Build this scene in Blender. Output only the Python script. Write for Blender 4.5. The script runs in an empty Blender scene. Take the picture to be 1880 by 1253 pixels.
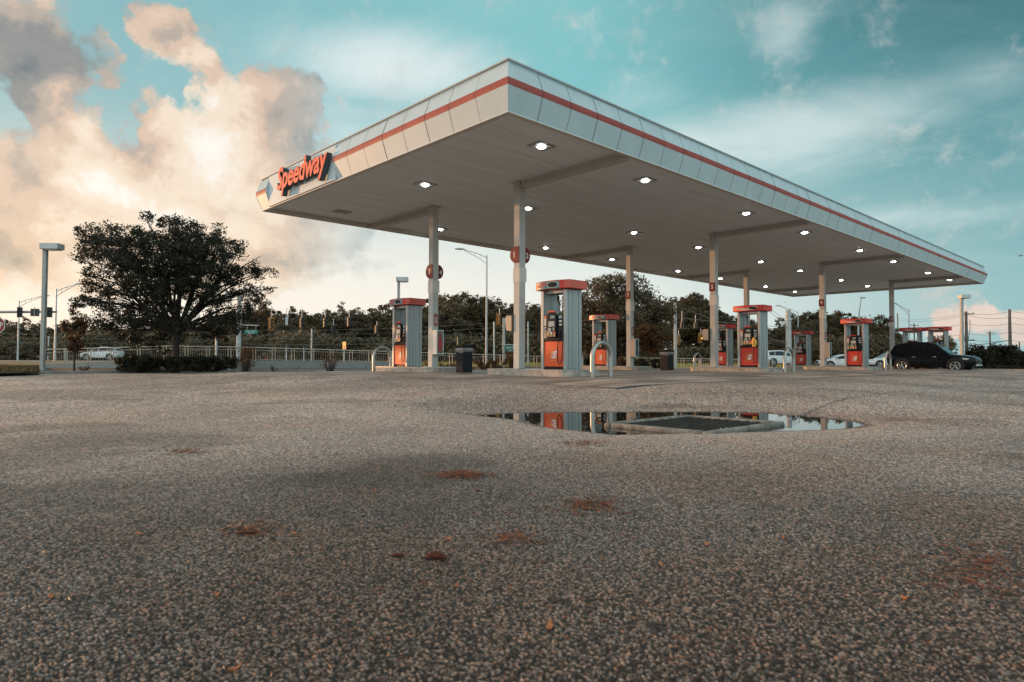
import bpy, math, random
import numpy as np
from mathutils import Vector, Matrix

random.seed(7)
RAD = math.radians
sc = bpy.context.scene
COL = sc.collection

# ------------------------------------------------------------------ camera frame
YAW, PITCH, ROLL, FPX = 0.8151, 0.0310, 0.0034, 1199.52
CP = np.array([-8.815, -9.494, 0.365])
_f0 = np.array([math.cos(YAW), math.sin(YAW), 0.0])
_r0 = np.array([math.sin(YAW), -math.cos(YAW), 0.0])
_u0 = np.array([0, 0, 1.0])
CF = _f0 * math.cos(PITCH) + _u0 * math.sin(PITCH)
_u = -_f0 * math.sin(PITCH) + _u0 * math.cos(PITCH)
CR = _r0 * math.cos(ROLL) + _u * math.sin(ROLL)
CU = -_r0 * math.sin(ROLL) + _u * math.cos(ROLL)


def ray(px, py):
    return CF + (px - 940) / FPX * CR - (py - 626.5) / FPX * CU


def onz(px, py, z):
    d = ray(px, py)
    return CP + d * ((z - CP[2]) / d[2])


def onx(px, py, x):
    d = ray(px, py)
    return CP + d * ((x - CP[0]) / d[0])


def ony(px, py, y):
    d = ray(px, py)
    return CP + d * ((y - CP[1]) / d[1])


def ons(px, py, s):
    return CP + ray(px, py) * s


# ------------------------------------------------------------------ helpers
class MB:
    def __init__(self):
        self.v, self.f, self.m = [], [], []

    def add(self, vs, fs, m=0):
        o = len(self.v)
        self.v += [tuple(float(c) for c in p) for p in vs]
        self.f += [tuple(i + o for i in q) for q in fs]
        self.m += [m] * len(fs)
        return self

    def box(self, c, s, m=0, rz=0.0):
        x, y, z = s[0] / 2, s[1] / 2, s[2] / 2
        P = [(-x, -y, -z), (x, -y, -z), (x, y, -z), (-x, y, -z), (-x, -y, z), (x, -y, z), (x, y, z), (-x, y, z)]
        if rz:
            a, b = math.cos(rz), math.sin(rz)
            P = [(p[0] * a - p[1] * b, p[0] * b + p[1] * a, p[2]) for p in P]
        P = [(p[0] + c[0], p[1] + c[1], p[2] + c[2]) for p in P]
        return self.add(P, [(0, 3, 2, 1), (4, 5, 6, 7), (0, 1, 5, 4), (1, 2, 6, 5), (2, 3, 7, 6), (3, 0, 4, 7)], m)

    def box2(self, a, b, m=0):
        return self.box([(a[i] + b[i]) / 2 for i in range(3)], [abs(b[i] - a[i]) for i in range(3)], m)

    def prism(self, poly, ext, m=0, mside=None):
        n = len(poly)
        e = Vector(ext)
        P = [Vector(p) for p in poly]
        Q = [p + e for p in P]
        nrm = Vector((0, 0, 0))
        for i in range(n):
            nrm += P[i].cross(P[(i + 1) % n])
        flip = nrm.dot(e) > 0
        a = tuple(range(n))
        b = tuple(range(n, 2 * n))
        caps = [a[::-1], b] if flip else [a, b[::-1]]
        self.add(P + Q, caps, m)
        o = len(self.v) - 2 * n
        for i in range(n):
            j = (i + 1) % n
            q = (i, j, n + j, n + i) if flip else (i, n + i, n + j, j)
            self.f.append(tuple(k + o for k in q))
            self.m.append(m if mside is None else mside)
        return self

    def loft(self, rings, m=0, caps=True):
        n = len(rings[0])
        vs = [p for r in rings for p in r]
        fs = []
        for i in range(len(rings) - 1):
            for j in range(n):
                k = (j + 1) % n
                fs.append((i * n + j, i * n + k, (i + 1) * n + k, (i + 1) * n + j))
        if caps:
            fs.append(tuple(range(n))[::-1])
            fs.append(tuple((len(rings) - 1) * n + j for j in range(n)))
        return self.add(vs, fs, m)

    def tube(self, path, r, n=8, m=0):
        P = [Vector(p) for p in path]
        R = r if isinstance(r, (list, tuple)) else [r] * len(P)
        t = (P[1] - P[0]).normalized()
        a = Vector((0, 0, 1)) if abs(t.z) < .9 else Vector((1, 0, 0))
        x = t.cross(a).normalized()
        rings = []
        for i, p in enumerate(P):
            if i == 0:
                d = P[1] - P[0]
            elif i == len(P) - 1:
                d = P[i] - P[i - 1]
            else:
                d = (P[i] - P[i - 1]).normalized() + (P[i + 1] - P[i]).normalized()
            if d.length < 1e-9:
                d = Vector((0, 0, 1))
            d.normalize()
            x = (x - d * x.dot(d))
            if x.length < 1e-6:
                x = d.orthogonal()
            x.normalize()
            y = d.cross(x)
            rings.append([p + (x * math.cos(2 * math.pi * k / n) + y * math.sin(2 * math.pi * k / n)) * R[i] for k in range(n)])
        return self.loft(rings, m)

    def disc(self, c, nrm, r, depth, n=20, m=0, rx=None):
        nrm = Vector(nrm).normalized()
        x = nrm.orthogonal().normalized() if abs(nrm.z) > .9 else Vector((0, 0, 1)).cross(nrm).normalized()
        y = nrm.cross(x)
        rx = rx or r
        poly = [Vector(c) + x * math.cos(2 * math.pi * k / n) * rx + y * math.sin(2 * math.pi * k / n) * r for k in range(n)]
        return self.prism(poly, nrm * depth, m)

    def mesh(self, name, mats, angle=35):
        me = bpy.data.meshes.new(name)
        me.from_pydata(self.v, [], self.f)
        for mt in mats:
            me.materials.append(mt)
        if self.m:
            me.polygons.foreach_set('material_index', self.m)
        me.polygons.foreach_set('use_smooth', [True] * len(me.polygons))
        me.update()
        me.set_sharp_from_angle(angle=RAD(angle))
        return me

    def build(self, name, mats, parent=None, angle=35, bevel=0, loc=None):
        if not isinstance(mats, (list, tuple)):
            mats = [mats]
        o = bpy.data.objects.new(name, self.mesh(name, mats, angle))
        COL.objects.link(o)
        if parent is not None:
            o.parent = parent
        if loc is not None:
            o.location = loc
        if bevel:
            b = o.modifiers.new('bevel', 'BEVEL')
            b.width = bevel
            b.segments = 2
            b.limit_method = 'ANGLE'
            b.angle_limit = RAD(40)
        return o


def np_mesh(name, V, F, mats, parent=None, smooth=False, col=None):
    me = bpy.data.meshes.new(name)
    k = F.shape[1]
    me.vertices.add(len(V))
    me.vertices.foreach_set('co', np.ascontiguousarray(V, dtype=np.float32).ravel())
    me.loops.add(F.size)
    me.loops.foreach_set('vertex_index', np.ascontiguousarray(F, dtype=np.int32).ravel())
    me.polygons.add(len(F))
    me.polygons.foreach_set('loop_start', np.arange(0, F.size, k, dtype=np.int32))
    me.polygons.foreach_set('loop_total', np.full(len(F), k, dtype=np.int32))
    me.polygons.foreach_set('use_smooth', np.full(len(F), smooth, dtype=bool))
    for mt in mats:
        me.materials.append(mt)
    me.update(calc_edges=True)
    if col is not None:
        at = me.attributes.new('stone', 'FLOAT_COLOR', 'POINT')
        c4 = np.ones((len(V), 4), np.float32)
        c4[:, :3] = col
        at.data.foreach_set('color', c4.ravel())
    o = bpy.data.objects.new(name, me)
    COL.objects.link(o)
    if parent is not None:
        o.parent = parent
    return o


def tag(o, label=None, cat=None, group=None, kind=None):
    if label:
        o['label'] = label
    if cat:
        o['category'] = cat
    if group:
        o['group'] = group
    if kind:
        o['kind'] = kind
    return o


def thing(name, label, cat, loc=(0, 0, 0), rotz=0.0, group=None):
    o = bpy.data.objects.new(name, None)
    COL.objects.link(o)
    o.empty_display_size = .2
    o.location = [float(c) for c in loc]
    o.rotation_euler = (0, 0, rotz)
    return tag(o, label, cat, group)


def dup(src, parent=None):
    c = src.copy()
    COL.objects.link(c)
    if parent is not None:
        c.parent = parent
    for ch in list(src.children):
        dup(ch, c)
    return c


_tc = {}


def text_geo(s, bold=0.0, shear=0.0, extrude=0.0):
    key = (s, bold, shear, extrude)
    if key not in _tc:
        cu = bpy.data.curves.new('lettering', 'FONT')
        cu.body = s
        cu.offset = bold
        cu.shear = shear
        cu.extrude = extrude
        cu.resolution_u = 3
        cu.align_x = 'LEFT'
        ob = bpy.data.objects.new('lettering', cu)
        COL.objects.link(ob)
        bpy.context.view_layer.update()
        dg = bpy.context.evaluated_depsgraph_get()
        me = ob.evaluated_get(dg).to_mesh()
        V = [tuple(v.co) for v in me.vertices]
        F = [tuple(p.vertices) for p in me.polygons]
        N = [p.normal.z for p in me.polygons]
        ob.evaluated_get(dg).to_mesh_clear()
        bpy.data.objects.remove(ob)
        bpy.data.curves.remove(cu)
        _tc[key] = (V, F, N)
    return _tc[key]


def put_text(mb, s, o, ex, ey, w=None, h=None, m=0, mside=None, bold=0.0, shear=0.0, depth=0.0):
    """flat lettering with its box's lower-left corner at o, along unit vectors ex, ey"""
    V, F, N = text_geo(s, bold, shear, 0.5 if depth else 0.0)
    xs = [v[0] for v in V]
    ys = [v[1] for v in V]
    x0, x1, y0, y1 = min(xs), max(xs), min(ys), max(ys)
    sy = (h / (y1 - y0)) if h else (w / (x1 - x0))
    sx = (w / (x1 - x0)) if w else sy
    o, ex, ey = Vector(o), Vector(ex), Vector(ey)
    ez = ex.cross(ey)
    P = [o + ex * ((v[0] - x0) * sx) + ey * ((v[1] - y0) * sy) + ez * (v[2] * depth) for v in V]
    k = len(mb.v)
    mb.v += [tuple(p) for p in P]
    for f, n in zip(F, N):
        mb.f.append(tuple(i + k for i in f))
        mb.m.append(m if (n > .5 or mside is None) else mside)
    return sx * (x1 - x0)


# ------------------------------------------------------------------ materials
def mat(name, col, rough=.6, metal=0.0, var=.12, scale=6.0, bump=0.0, bscale=60.0, spec=.5, emit=None, estr=0.0, stretch=None, dirt=None, coat=0.0):
    m = bpy.data.materials.new(name)
    m.use_nodes = True
    nt = m.node_tree
    b = nt.nodes['Principled BSDF']
    b.inputs['Roughness'].default_value = rough
    b.inputs['Metallic'].default_value = metal
    b.inputs['Specular IOR Level'].default_value = spec
    b.inputs['Coat Weight'].default_value = coat
    tc = nt.nodes.new('ShaderNodeTexCoord')
    vec = tc.outputs['Object']
    if stretch:
        mp = nt.nodes.new('ShaderNodeMapping')
        mp.inputs['Scale'].default_value = stretch
        nt.links.new(vec, mp.inputs['Vector'])
        vec = mp.outputs['Vector']
    nz = nt.nodes.new('ShaderNodeTexNoise')
    nz.inputs['Scale'].default_value = scale
    nz.inputs['Detail'].default_value = 6
    nz.inputs['Roughness'].default_value = .65
    nt.links.new(vec, nz.inputs['Vector'])
    cr = nt.nodes.new('ShaderNodeValToRGB')
    c = np.array(col)
    lo = c * (1 - var) if dirt is None else np.array(dirt)
    hi = np.minimum(c * (1 + var), 1)
    cr.color_ramp.elements[0].position = .3
    cr.color_ramp.elements[1].position = .62 if dirt is not None else .7
    cr.color_ramp.elements[0].color = (*lo, 1)
    cr.color_ramp.elements[1].color = (*hi, 1)
    nt.links.new(nz.outputs['Fac'], cr.inputs['Fac'])
    nt.links.new(cr.outputs['Color'], b.inputs['Base Color'])
    if bump:
        n2 = nt.nodes.new('ShaderNodeTexNoise')
        n2.inputs['Scale'].default_value = bscale
        n2.inputs['Detail'].default_value = 4
        nt.links.new(vec, n2.inputs['Vector'])
        bp = nt.nodes.new('ShaderNodeBump')
        bp.inputs['Strength'].default_value = bump
        bp.inputs['Distance'].default_value = .02
        nt.links.new(n2.outputs['Fac'], bp.inputs['Height'])
        nt.links.new(bp.outputs['Normal'], b.inputs['Normal'])
    if emit is not None:
        b.inputs['Emission Color'].default_value = (*emit, 1)
        b.inputs['Emission Strength'].default_value = estr
    return m


def leaf_mat(name, c0, c1, trans=.35):
    m = bpy.data.materials.new(name)
    m.use_nodes = True
    nt = m.node_tree
    b = nt.nodes['Principled BSDF']
    out = nt.nodes['Material Output']
    g = nt.nodes.new('ShaderNodeNewGeometry')
    cr = nt.nodes.new('ShaderNodeValToRGB')
    cr.color_ramp.elements[0].color = (*c0, 1)
    cr.color_ramp.elements[1].color = (*c1, 1)
    nt.links.new(g.outputs['Random Per Island'], cr.inputs['Fac'])
    nt.links.new(cr.outputs['Color'], b.inputs['Base Color'])
    b.inputs['Roughness'].default_value = .5
    b.inputs['Specular IOR Level'].default_value = .3
    t = nt.nodes.new('ShaderNodeBsdfTranslucent')
    nt.links.new(cr.outputs['Color'], t.inputs['Color'])
    mx = nt.nodes.new('ShaderNodeMixShader')
    mx.inputs['Fac'].default_value = trans
    nt.links.new(b.outputs[0], mx.inputs[1])
    nt.links.new(t.outputs[0], mx.inputs[2])
    nt.links.new(mx.outputs[0], out.inputs['Surface'])
    return m


M = {}
M['white_metal'] = mat('white_metal', (.62, .63, .60), .6, 0, .06, 2.0, spec=.5)
M['fascia'] = mat('fascia_paint', (.49, .58, .60), .55, 0, .07, 1.2, bump=.03, bscale=2.0)
M['sign_blue'] = mat('sign_panel_paint', (.52, .62, .66), .55, 0, .05, 1.5)
M['stripe'] = mat('stripe_red', (.34, .060, .045), .6, 0, .12, 2.0)
M['trim'] = mat('trim_grey', (.42, .42, .40), .45, .3, .1, 4)
M['seam'] = mat('seam_dark', (.05, .055, .06), .7)
M['ceiling'] = mat('ceiling_deck', (.72, .80, .84), .6, 0, .12, 1.2, bump=.05, bscale=9.0, stretch=(.25, 6, 1))
M['beam'] = mat('beam_grey', (.50, .48, .45), .5, 0, .1, 3)
M['column'] = mat('column_paint', (.50, .49, .46), .65, 0, .08, 3.0, bump=.04, bscale=25)
M['alu'] = mat('brushed_aluminium', (.39, .39, .38), .45, .4, .1, 5, stretch=(8, 8, .3))
M['alu_dark'] = mat('grey_aluminium', (.33, .345, .345), .45, .4, .1, 5, stretch=(8, 8, .3))
M['orange'] = mat('pump_orange_red', (.80, .105, .025), .55, 0, .06, 3)
M['red'] = mat('pump_red', (.60, .040, .025), .55, 0, .08, 3)
M['crown'] = mat('crown_red', (.60, .09, .055), .4, 0, .08, 3)
M['black'] = mat('black_plastic', (.010, .012, .015), .55, 0, .3, 8, spec=.25)
M['rubber'] = mat('black_rubber', (.008, .008, .009), .6, 0, .2, 10)
M['screen'] = mat('pale_screen', (.50, .47, .40), .3, 0, .15, 30)
M['lcd'] = mat('lcd_screen', (.30, .36, .36), .2, 0, .1, 20)
M['paper'] = mat('paper_white', (.66, .62, .56), .7, 0, .12, 30)
M['white'] = mat('white_lettering', (.75, .72, .66), .5, 0, .05, 5)
M['yellow'] = mat('yellow_plastic', (.75, .38, .06), .45, 0, .15, 20)
M['teal'] = mat('teal_print', (.07, .28, .32), .4, 0, .35, 14)
M['blue'] = mat('blue_sticker', (.03, .11, .24), .5)
M['disc_red'] = mat('sign_dark_red', (.17, .008, .012), .65, 0, .12, 5)
M['letter_face'] = mat('letter_orange_face', (.95, .13, .045), .35, 0, .04, 3)
M['letter_side'] = mat('letter_dark_side', (.075, .08, .085), .6)
M['sign_red'] = mat('stop_red', (.28, .012, .012), .45, 0, .08, 3)
M['green_sign'] = mat('street_sign_green', (.0, .16, .13), .45, 0, .08, 5)
M['concrete'] = mat('island_concrete', (.46, .39, .33), .8, 0, .12, 5, bump=.25, bscale=50, dirt=(.22, .19, .165))
M['kerb'] = mat('kerb_concrete', (.22, .21, .195), .85, 0, .2, 2, bump=.3, bscale=40)
M['wall'] = mat('wall_concrete', (.27, .27, .255), .85, 0, .1, 1.2, bump=.1, bscale=30)
M['edge_steel'] = mat('island_edge_steel', (.45, .42, .38), .35, .7, .12, 6)
M['steel'] = mat('stainless_steel', (.40, .38, .35), .36, .85, .08, 6)
M['galv'] = mat('galvanised_steel', (.46, .47, .47), .5, .25, .12, 3)
M['pole_paint'] = mat('lamp_pole_paint', (.34, .34, .32), .5, .1, .15, 2)
M['conc_pole'] = mat('concrete_pole', (.40, .41, .40), .8, 0, .15, 1.5)
M['wood'] = mat('weathered_pole_wood', (.13, .115, .10), .85, 0, .25, 4)
M['rail'] = mat('rail_aluminium', (.46, .39, .32), .45, .3, .08, 5)
M['bark'] = mat('bark', (.035, .028, .024), .9, 0, .35, 6, bump=.5, bscale=30)
M['bin'] = mat('bin_black', (.012, .012, .014), .6, 0, .25, 6, spec=.2)
M['bag'] = mat('clear_bin_liner', (.17, .16, .155), .25, 0, .6, 9)
M['mulch'] = mat('mulch', (.06, .028, .018), .95, 0, .5, 12, bump=.5, bscale=30)
M['road'] = mat('far_road', (.21, .20, .19), .8, 0, .15, .3)
M['carblack'] = mat('car_paint_black', (.006, .008, .010), .2, 0, .1, 2, spec=.16)
M['carwhite'] = mat('car_paint_white', (.62, .63, .62), .25, 0, .04, 2, coat=.5)
M['carred'] = mat('car_paint_red', (.50, .035, .02), .25, 0, .06, 2, coat=.5)
M['glass'] = mat('dark_glass', (.008, .010, .012), .05, 0, .1, 1, spec=.35)
M['tyre'] = mat('tyre_rubber', (.012, .012, .012), .8, 0, .2, 20)
M['rim'] = mat('alloy_rim', (.45, .44, .42), .3, .8, .1, 9)
M['tail'] = mat('tail_light_red', (.50, .012, .01), .2, 0, .1, 9)
M['headl'] = mat('headlight_glass', (.6, .6, .58), .12, 0, .1, 9)
M['chrome'] = mat('chrome', (.7, .7, .7), .15, 1, .03, 9)
M['signal'] = mat('signal_housing', (.03, .032, .03), .55, 0, .2, 9)
M['signal_y'] = mat('signal_backplate', (.28, .12, .02), .55, 0, .2, 9)
M['amber'] = mat('amber_lens_lit', (.9, .45, .05), .3, emit=(1, .45, .05), estr=4)
M['lens'] = mat('dark_lens', (.05, .012, .01), .3)
M['lamp_lit'] = mat('canopy_lamp_lit', (.9, .95, .95), .4, emit=(.93, 1.0, .98), estr=32.0)
M['lamp_off'] = mat('lamp_off', (.45, .45, .43), .4)
M['lamp_frame'] = mat('lamp_frame', (.34, .34, .33), .45)
M['lot_lens'] = mat('lot_lamp_lens', (.75, .72, .64), .3)
M['cabinet_red'] = mat('extinguisher_red', (.35, .02, .015), .35)
M['amber_sign'] = mat('diamond_sign_orange', (.62, .15, .04), .5)
M['needles'] = leaf_mat('pine_needles', (.030, .011, .007), (.27, .085, .030), .1)
M['leaf_litter'] = mat('dry_leaf', (.45, .14, .045), .7, 0, .35, 50)
M['barkchip'] = mat('bark_chip', (.10, .022, .010), .9, 0, .5, 60, bump=.6, bscale=150)
M['bird'] = mat('bird_feathers', (.06, .06, .065), .8)
M['cable'] = mat('cable_grey', (.16, .16, .155), .6)
M['plastic_wash'] = mat('dispenser_beige', (.42, .34, .27), .45)
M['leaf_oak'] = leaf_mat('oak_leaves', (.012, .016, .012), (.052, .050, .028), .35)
M['leaf_far'] = leaf_mat('far_leaves', (.050, .045, .030), (.20, .150, .085), .35)
M['leaf_warm'] = leaf_mat('olive_leaves', (.035, .028, .014), (.13, .088, .038), .35)
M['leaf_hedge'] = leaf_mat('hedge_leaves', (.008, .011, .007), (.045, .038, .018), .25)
M['leaf_dry'] = leaf_mat('bush_dry_leaves', (.05, .025, .012), (.16, .085, .035), .35)
M['grass'] = leaf_mat('grass_blades', (.020, .028, .010), (.07, .065, .02), .3)
M['grass_sunlit'] = leaf_mat('sunny_grass_blades', (.20, .15, .03), (.46, .34, .07), .4)  # yellow sunlight mixed into the blade colour

# ------------------------------------------------------------------ numpy noise


def h2(ix, iy, k=0):
    a = (ix.astype(np.int64) * 374761393 + iy.astype(np.int64) * 668265263 + k * 1274126177) & 0xffffffff
    a = ((a ^ (a >> 13)) * 1274126177) & 0xffffffff
    a = ((a ^ (a >> 16)) * 2246822519) & 0xffffffff
    return ((a ^ (a >> 15)) & 0xffffff) / float(0xffffff)


def vnoise(x, y, k=0):
    ix, iy = np.floor(x), np.floor(y)
    fx, fy = x - ix, y - iy
    fx, fy = fx * fx * (3 - 2 * fx), fy * fy * (3 - 2 * fy)
    return (h2(ix, iy, k) * (1 - fx) + h2(ix + 1, iy, k) * fx) * (1 - fy) + (h2(ix, iy + 1, k) * (1 - fx) + h2(ix + 1, iy + 1, k) * fx) * fy


def fbm(x, y, k=0, o=4):
    s, a, t = 0, 1.0, 0
    for i in range(o):
        s = s + a * vnoise(x * 2 ** i, y * 2 ** i, k + i)
        t += a
        a *= .55
    return s / t


def voro(x, y, k=0):
    ix, iy = np.floor(x), np.floor(y)
    best = np.full(x.shape, 9.0)
    bx, by = ix.copy(), iy.copy()
    for dx in (-1, 0, 1):
        for dy in (-1, 0, 1):
            cx, cy = ix + dx, iy + dy
            qx = cx + .15 + .7 * h2(cx, cy, k)
            qy = cy + .15 + .7 * h2(cx, cy, k + 1)
            d = (x - qx) ** 2 + (y - qy) ** 2
            w = d < best
            best = np.where(w, d, best)
            bx = np.where(w, cx, bx)
            by = np.where(w, cy, by)
    return np.sqrt(best), bx, by


def sstep(a, b, x):
    t = np.clip((x - a) / (b - a), 0, 1)
    return t * t * (3 - 2 * t)


# ------------------------------------------------------------------ ground shape
PADX0, PADX1, PADY0, PADY1 = 1.1, 40.2, -1.9, 13.6
ZW = -0.36


def pad_z(x, y):
    x = np.asarray(x, float)
    y = np.asarray(y, float)
    a = .10 * np.clip((8 - y) / 5, 0, 1) * np.exp(-np.clip(x - 1.1, 0, None) / 1.6)
    b = .07 * np.clip((.8 - y) / 2.7, 0, 1)
    c = .05 * np.clip((y - 11) / 2.6, 0, 1)
    d = .05 * np.clip((x - 38) / 2.2, 0, 1)
    return -np.maximum(a, b) - .4 * np.minimum(a, b) - c - d


PUD = [(884, 763.5), (915, 760.5), (960, 759), (1110, 757.5), (1300, 757), (1400, 759), (1440, 763), (1500, 767), (1545, 772), (1592, 780.5), (1565, 786), (1510, 790), (1400, 792.5), (1300, 796), (1200, 798), (1125, 799), (1085, 794), (1040, 789.5), (1000, 784.5), (945, 771)]
PUDW = np.array([onz(a, b, ZW)[:2] for a, b in PUD])


def poly_sd(x, y, P):
    d = np.full(x.shape, 1e9)
    ins = np.zeros(x.shape, bool)
    n = len(P)
    for i in range(n):
        ax, ay = P[i]
        bx, by = P[(i + 1) % n]
        ex, ey = bx - ax, by - ay
        t = np.clip(((x - ax) * ex + (y - ay) * ey) / (ex * ex + ey * ey), 0, 1)
        d = np.minimum(d, (x - ax - t * ex) ** 2 + (y - ay - t * ey) ** 2)
        c = ((ay > y) != (by > y)) & (x < ex * (y - ay) / (ey if abs(ey) > 1e-12 else 1e-12) + ax)
        ins ^= c
    d = np.sqrt(d)
    return np.where(ins, -d, d)


def ground_z(x, y, bowl=True):
    x = np.asarray(x, float)
    y = np.asarray(y, float)
    cx = np.clip(x, PADX0, PADX1)
    cy = np.clip(y, PADY0, PADY1)
    d = np.hypot(x - cx, y - cy)
    zp = pad_z(cx, cy)
    base = -.27 + .012 * (fbm(x * .5, y * .5, 31, 2) - .5) * np.clip(d, 0, 1)
    z = zp + (base - zp) * sstep(0, 6, d)
    z = np.where(d < 1e-6, zp - .05, z - .006)
    if bowl:
        near = (np.abs(x + 1.8) < 6) & (np.abs(y + 5) < 6)
        if near.any():
            sd = poly_sd(x[near], y[near], PUDW)
            sd = sd + .05 * (fbm(x[near] * 6, y[near] * 6, 5, 3) - .5)
            b = ZW + np.where(sd > 0, .075 * sd, .12 * np.clip(sd, -.5, 0))
            zz = z[near]
            hh = np.clip(.5 + .5 * (b - zz) / .05, 0, 1)
            z[near] = b + (zz - b) * hh - .05 * hh * (1 - hh)
    return z


def gz(x, y):
    return float(ground_z(np.array([x], float), np.array([y], float))[0])


# ------------------------------------------------------------------ asphalt
def build_asphalt():
    fine = np.arange(-47, 47.001, math.degrees(.00135))
    rest = np.concatenate([np.arange(47.3, 75, .3), np.arange(76, 180, 4), np.arange(180, 284, 4), np.arange(285, 312.8, .3)])
    ang = np.radians(np.concatenate([fine, rest]))
    nA = len(ang)
    rr = [.05, .3, .55, .8, 1.0]
    while rr[-1] < 46:
        r = rr[-1]
        rr.append(r + (.0042 if r < 2.6 else .0042 * (r / 2.6) ** 1.75))
    while rr[-1] < 900:
        rr.append(rr[-1] * 1.07)
    rr = np.array(rr)
    nR = len(rr)
    A, Rr = np.meshgrid(ang, rr)
    # the sheet is centred under the viewpoint so that its mesh is finest where the stones are large
    th = YAW - A
    jit = (np.random.default_rng(3).random(A.shape) - .5)
    x = CP[0] + Rr * np.cos(th)
    y = CP[1] + Rr * np.sin(th)
    z = ground_z(x, y)
    SZ = .0088
    wx = x + .0072 * (fbm(x * 125, y * 125, 8, 2) - .5) + .02 * vnoise(x * 9, y * 9, 3)
    wy = y + .0072 * (fbm(x * 125, y * 125, 9, 2) - .5) + .02 * vnoise(x * 9, y * 9, 4)
    F1, bx, by = voro(wx / SZ, wy / SZ, 11)
    hgt = np.clip(1 - (F1 / .60) ** 4, 0, 1) * (.35 + .75 * h2(bx, by, 14)) + .25 * (h2(bx, by, 15) - .5) * np.clip(1.3 - 2 * F1, 0, 1)
    amp = .0052 * sstep(11, 3.5, Rr)
    dip = fbm(x * 1.7, y * 1.7, 51, 3)
    z = z + amp * hgt + .006 * (fbm(x * 3, y * 3, 61, 3) - .5) * sstep(14, 6, Rr)
    # colours of the single stones and of the binder between them
    t = h2(bx, by, 21)
    v = .014 + .23 * h2(bx, by, 22) ** 1.9
    base = np.stack([v * 1.16, v * .92, v * .79], -1)
    cool = np.stack([v * .99, v * .89, v * .84], -1)
    tan = np.stack([v * 1.32, v * .96, v * .75], -1)
    rust = np.stack([v * 1.5, v * .80, v * .55], -1)
    c = np.where((t < .30)[..., None], cool, base)
    c = np.where((t > .70)[..., None], tan, c)
    c = np.where((t > .965)[..., None], rust, c)
    binder = np.array([.0085, .0075, .0072])
    g = sstep(.56, .34, F1)[..., None]
    g = np.maximum(g, .95 * sstep(1.5, 5.5, Rr)[..., None])
    c = binder * (1 - g) + c * g
    c = c * (.88 + .28 * h2(np.floor(x * 400), np.floor(y * 400), 41))[..., None]
    # worn and stained areas
    st = fbm(x * .45 + 3, y * .45, 71, 4)
    c = c * (.80 + .40 * sstep(.25, .75, st))[..., None] * np.array([1.05, .99, .95])
    w2 = sstep(.60, .74, fbm(x * .8, y * .8 + 7, 81, 4))[..., None]
    c = c * (1 - .35 * w2)
    w3 = sstep(.56, .72, fbm(x * .9 + 40, y * .9, 91, 4))[..., None]
    c = c * (1 - w3 * np.array([-.06, .06, .14]))
    # light falloff painted into the colour: dark near the camera, paler further off
    view_falloff = (x - CP[0]) * _f0[0] + (y - CP[1]) * _f0[1] + 1.5 * (fbm(x * .55 + 9, y * .55, 101, 4) - .5) + .9 * (fbm(x * 2.1, y * 2.1, 111, 3) - .5)
    far = sstep(.9, 7.5, view_falloff)[..., None]
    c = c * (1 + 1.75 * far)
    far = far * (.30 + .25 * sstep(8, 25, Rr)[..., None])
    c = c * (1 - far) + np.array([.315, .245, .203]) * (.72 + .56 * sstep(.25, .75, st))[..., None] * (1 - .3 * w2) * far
    # damp rim at the puddle
    near = (np.abs(x + 1.8) < 6) & (np.abs(y + 5) < 6)
    sd = poly_sd(x[near], y[near], PUDW)
    cn = c[near]
    c[near] = cn * (1 - .62 * sstep(.16, .0, sd + .12 * (fbm(x[near] * 8, y[near] * 8, 6, 3) - .5)))[:, None]
    # cracks and patch seams
    cracks = [[(690, 746), (760, 750), (850, 752), (905, 756)], [(985, 806), (1030, 800), (1090, 797), (1130, 800)],
              [(1440, 760), (1540, 742), (1660, 726), (1700, 722)], [(430, 772), (520, 768), (600, 771)], [(270, 833), (330, 830)],
              [(1560, 786), (1660, 782), (1760, 779), (1880, 783)], [(180, 734), (330, 737), (470, 744)]]
    for ck in cracks:
        P = [onz(a, b, -.29)[:2] for a, b in ck]
        for (ax, ay), (bx2, by2) in zip(P[:-1], P[1:]):
            ex, ey = bx2 - ax, by2 - ay
            L2 = ex * ex + ey * ey
            m = (np.hypot(x - (ax + bx2) / 2, y - (ay + by2) / 2) < math.sqrt(L2) / 2 + .3)
            if not m.any():
                continue
            xm = x[m] + .10 * (fbm(x[m] * 4, y[m] * 4, 15, 3) - .5)
            ym = y[m] + .10 * (fbm(x[m] * 4, y[m] * 4, 16, 3) - .5)
            tt = np.clip(((xm - ax) * ex + (ym - ay) * ey) / L2, 0, 1)
            dd = np.hypot(xm - ax - tt * ex, ym - ay - tt * ey)
            k = sstep(.055, .018, dd)
            z[m] -= .012 * k
            cm = c[m]
            c[m] = cm * (1 - .42 * k)[:, None]
    V = np.stack([x, y, z], -1).reshape(-1, 3)
    i = np.arange(nR - 1)[:, None] * nA
    j = np.arange(nA)[None, :]
    j2 = (j + 1) % nA
    F = np.stack([i + j, i + j2, i + nA + j2, i + nA + j], -1).reshape(-1, 4)[:, ::-1]
    m = bpy.data.materials.new('asphalt')
    m.use_nodes = True
    nt = m.node_tree
    b = nt.nodes['Principled BSDF']
    at = nt.nodes.new('ShaderNodeAttribute')
    at.attribute_name = 'stone'
    nt.links.new(at.outputs['Color'], b.inputs['Base Color'])
    b.inputs['Roughness'].default_value = .6
    b.inputs['Specular IOR Level'].default_value = .3
    n2 = nt.nodes.new('ShaderNodeTexNoise')
    n2.inputs['Scale'].default_value = 160
    n2.inputs['Detail'].default_value = 3
    tc = nt.nodes.new('ShaderNodeTexCoord')
    nt.links.new(tc.outputs['Object'], n2.inputs['Vector'])
    bp = nt.nodes.new('ShaderNodeBump')
    bp.inputs['Strength'].default_value = .35
    bp.inputs['Distance'].default_value = .008
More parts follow.
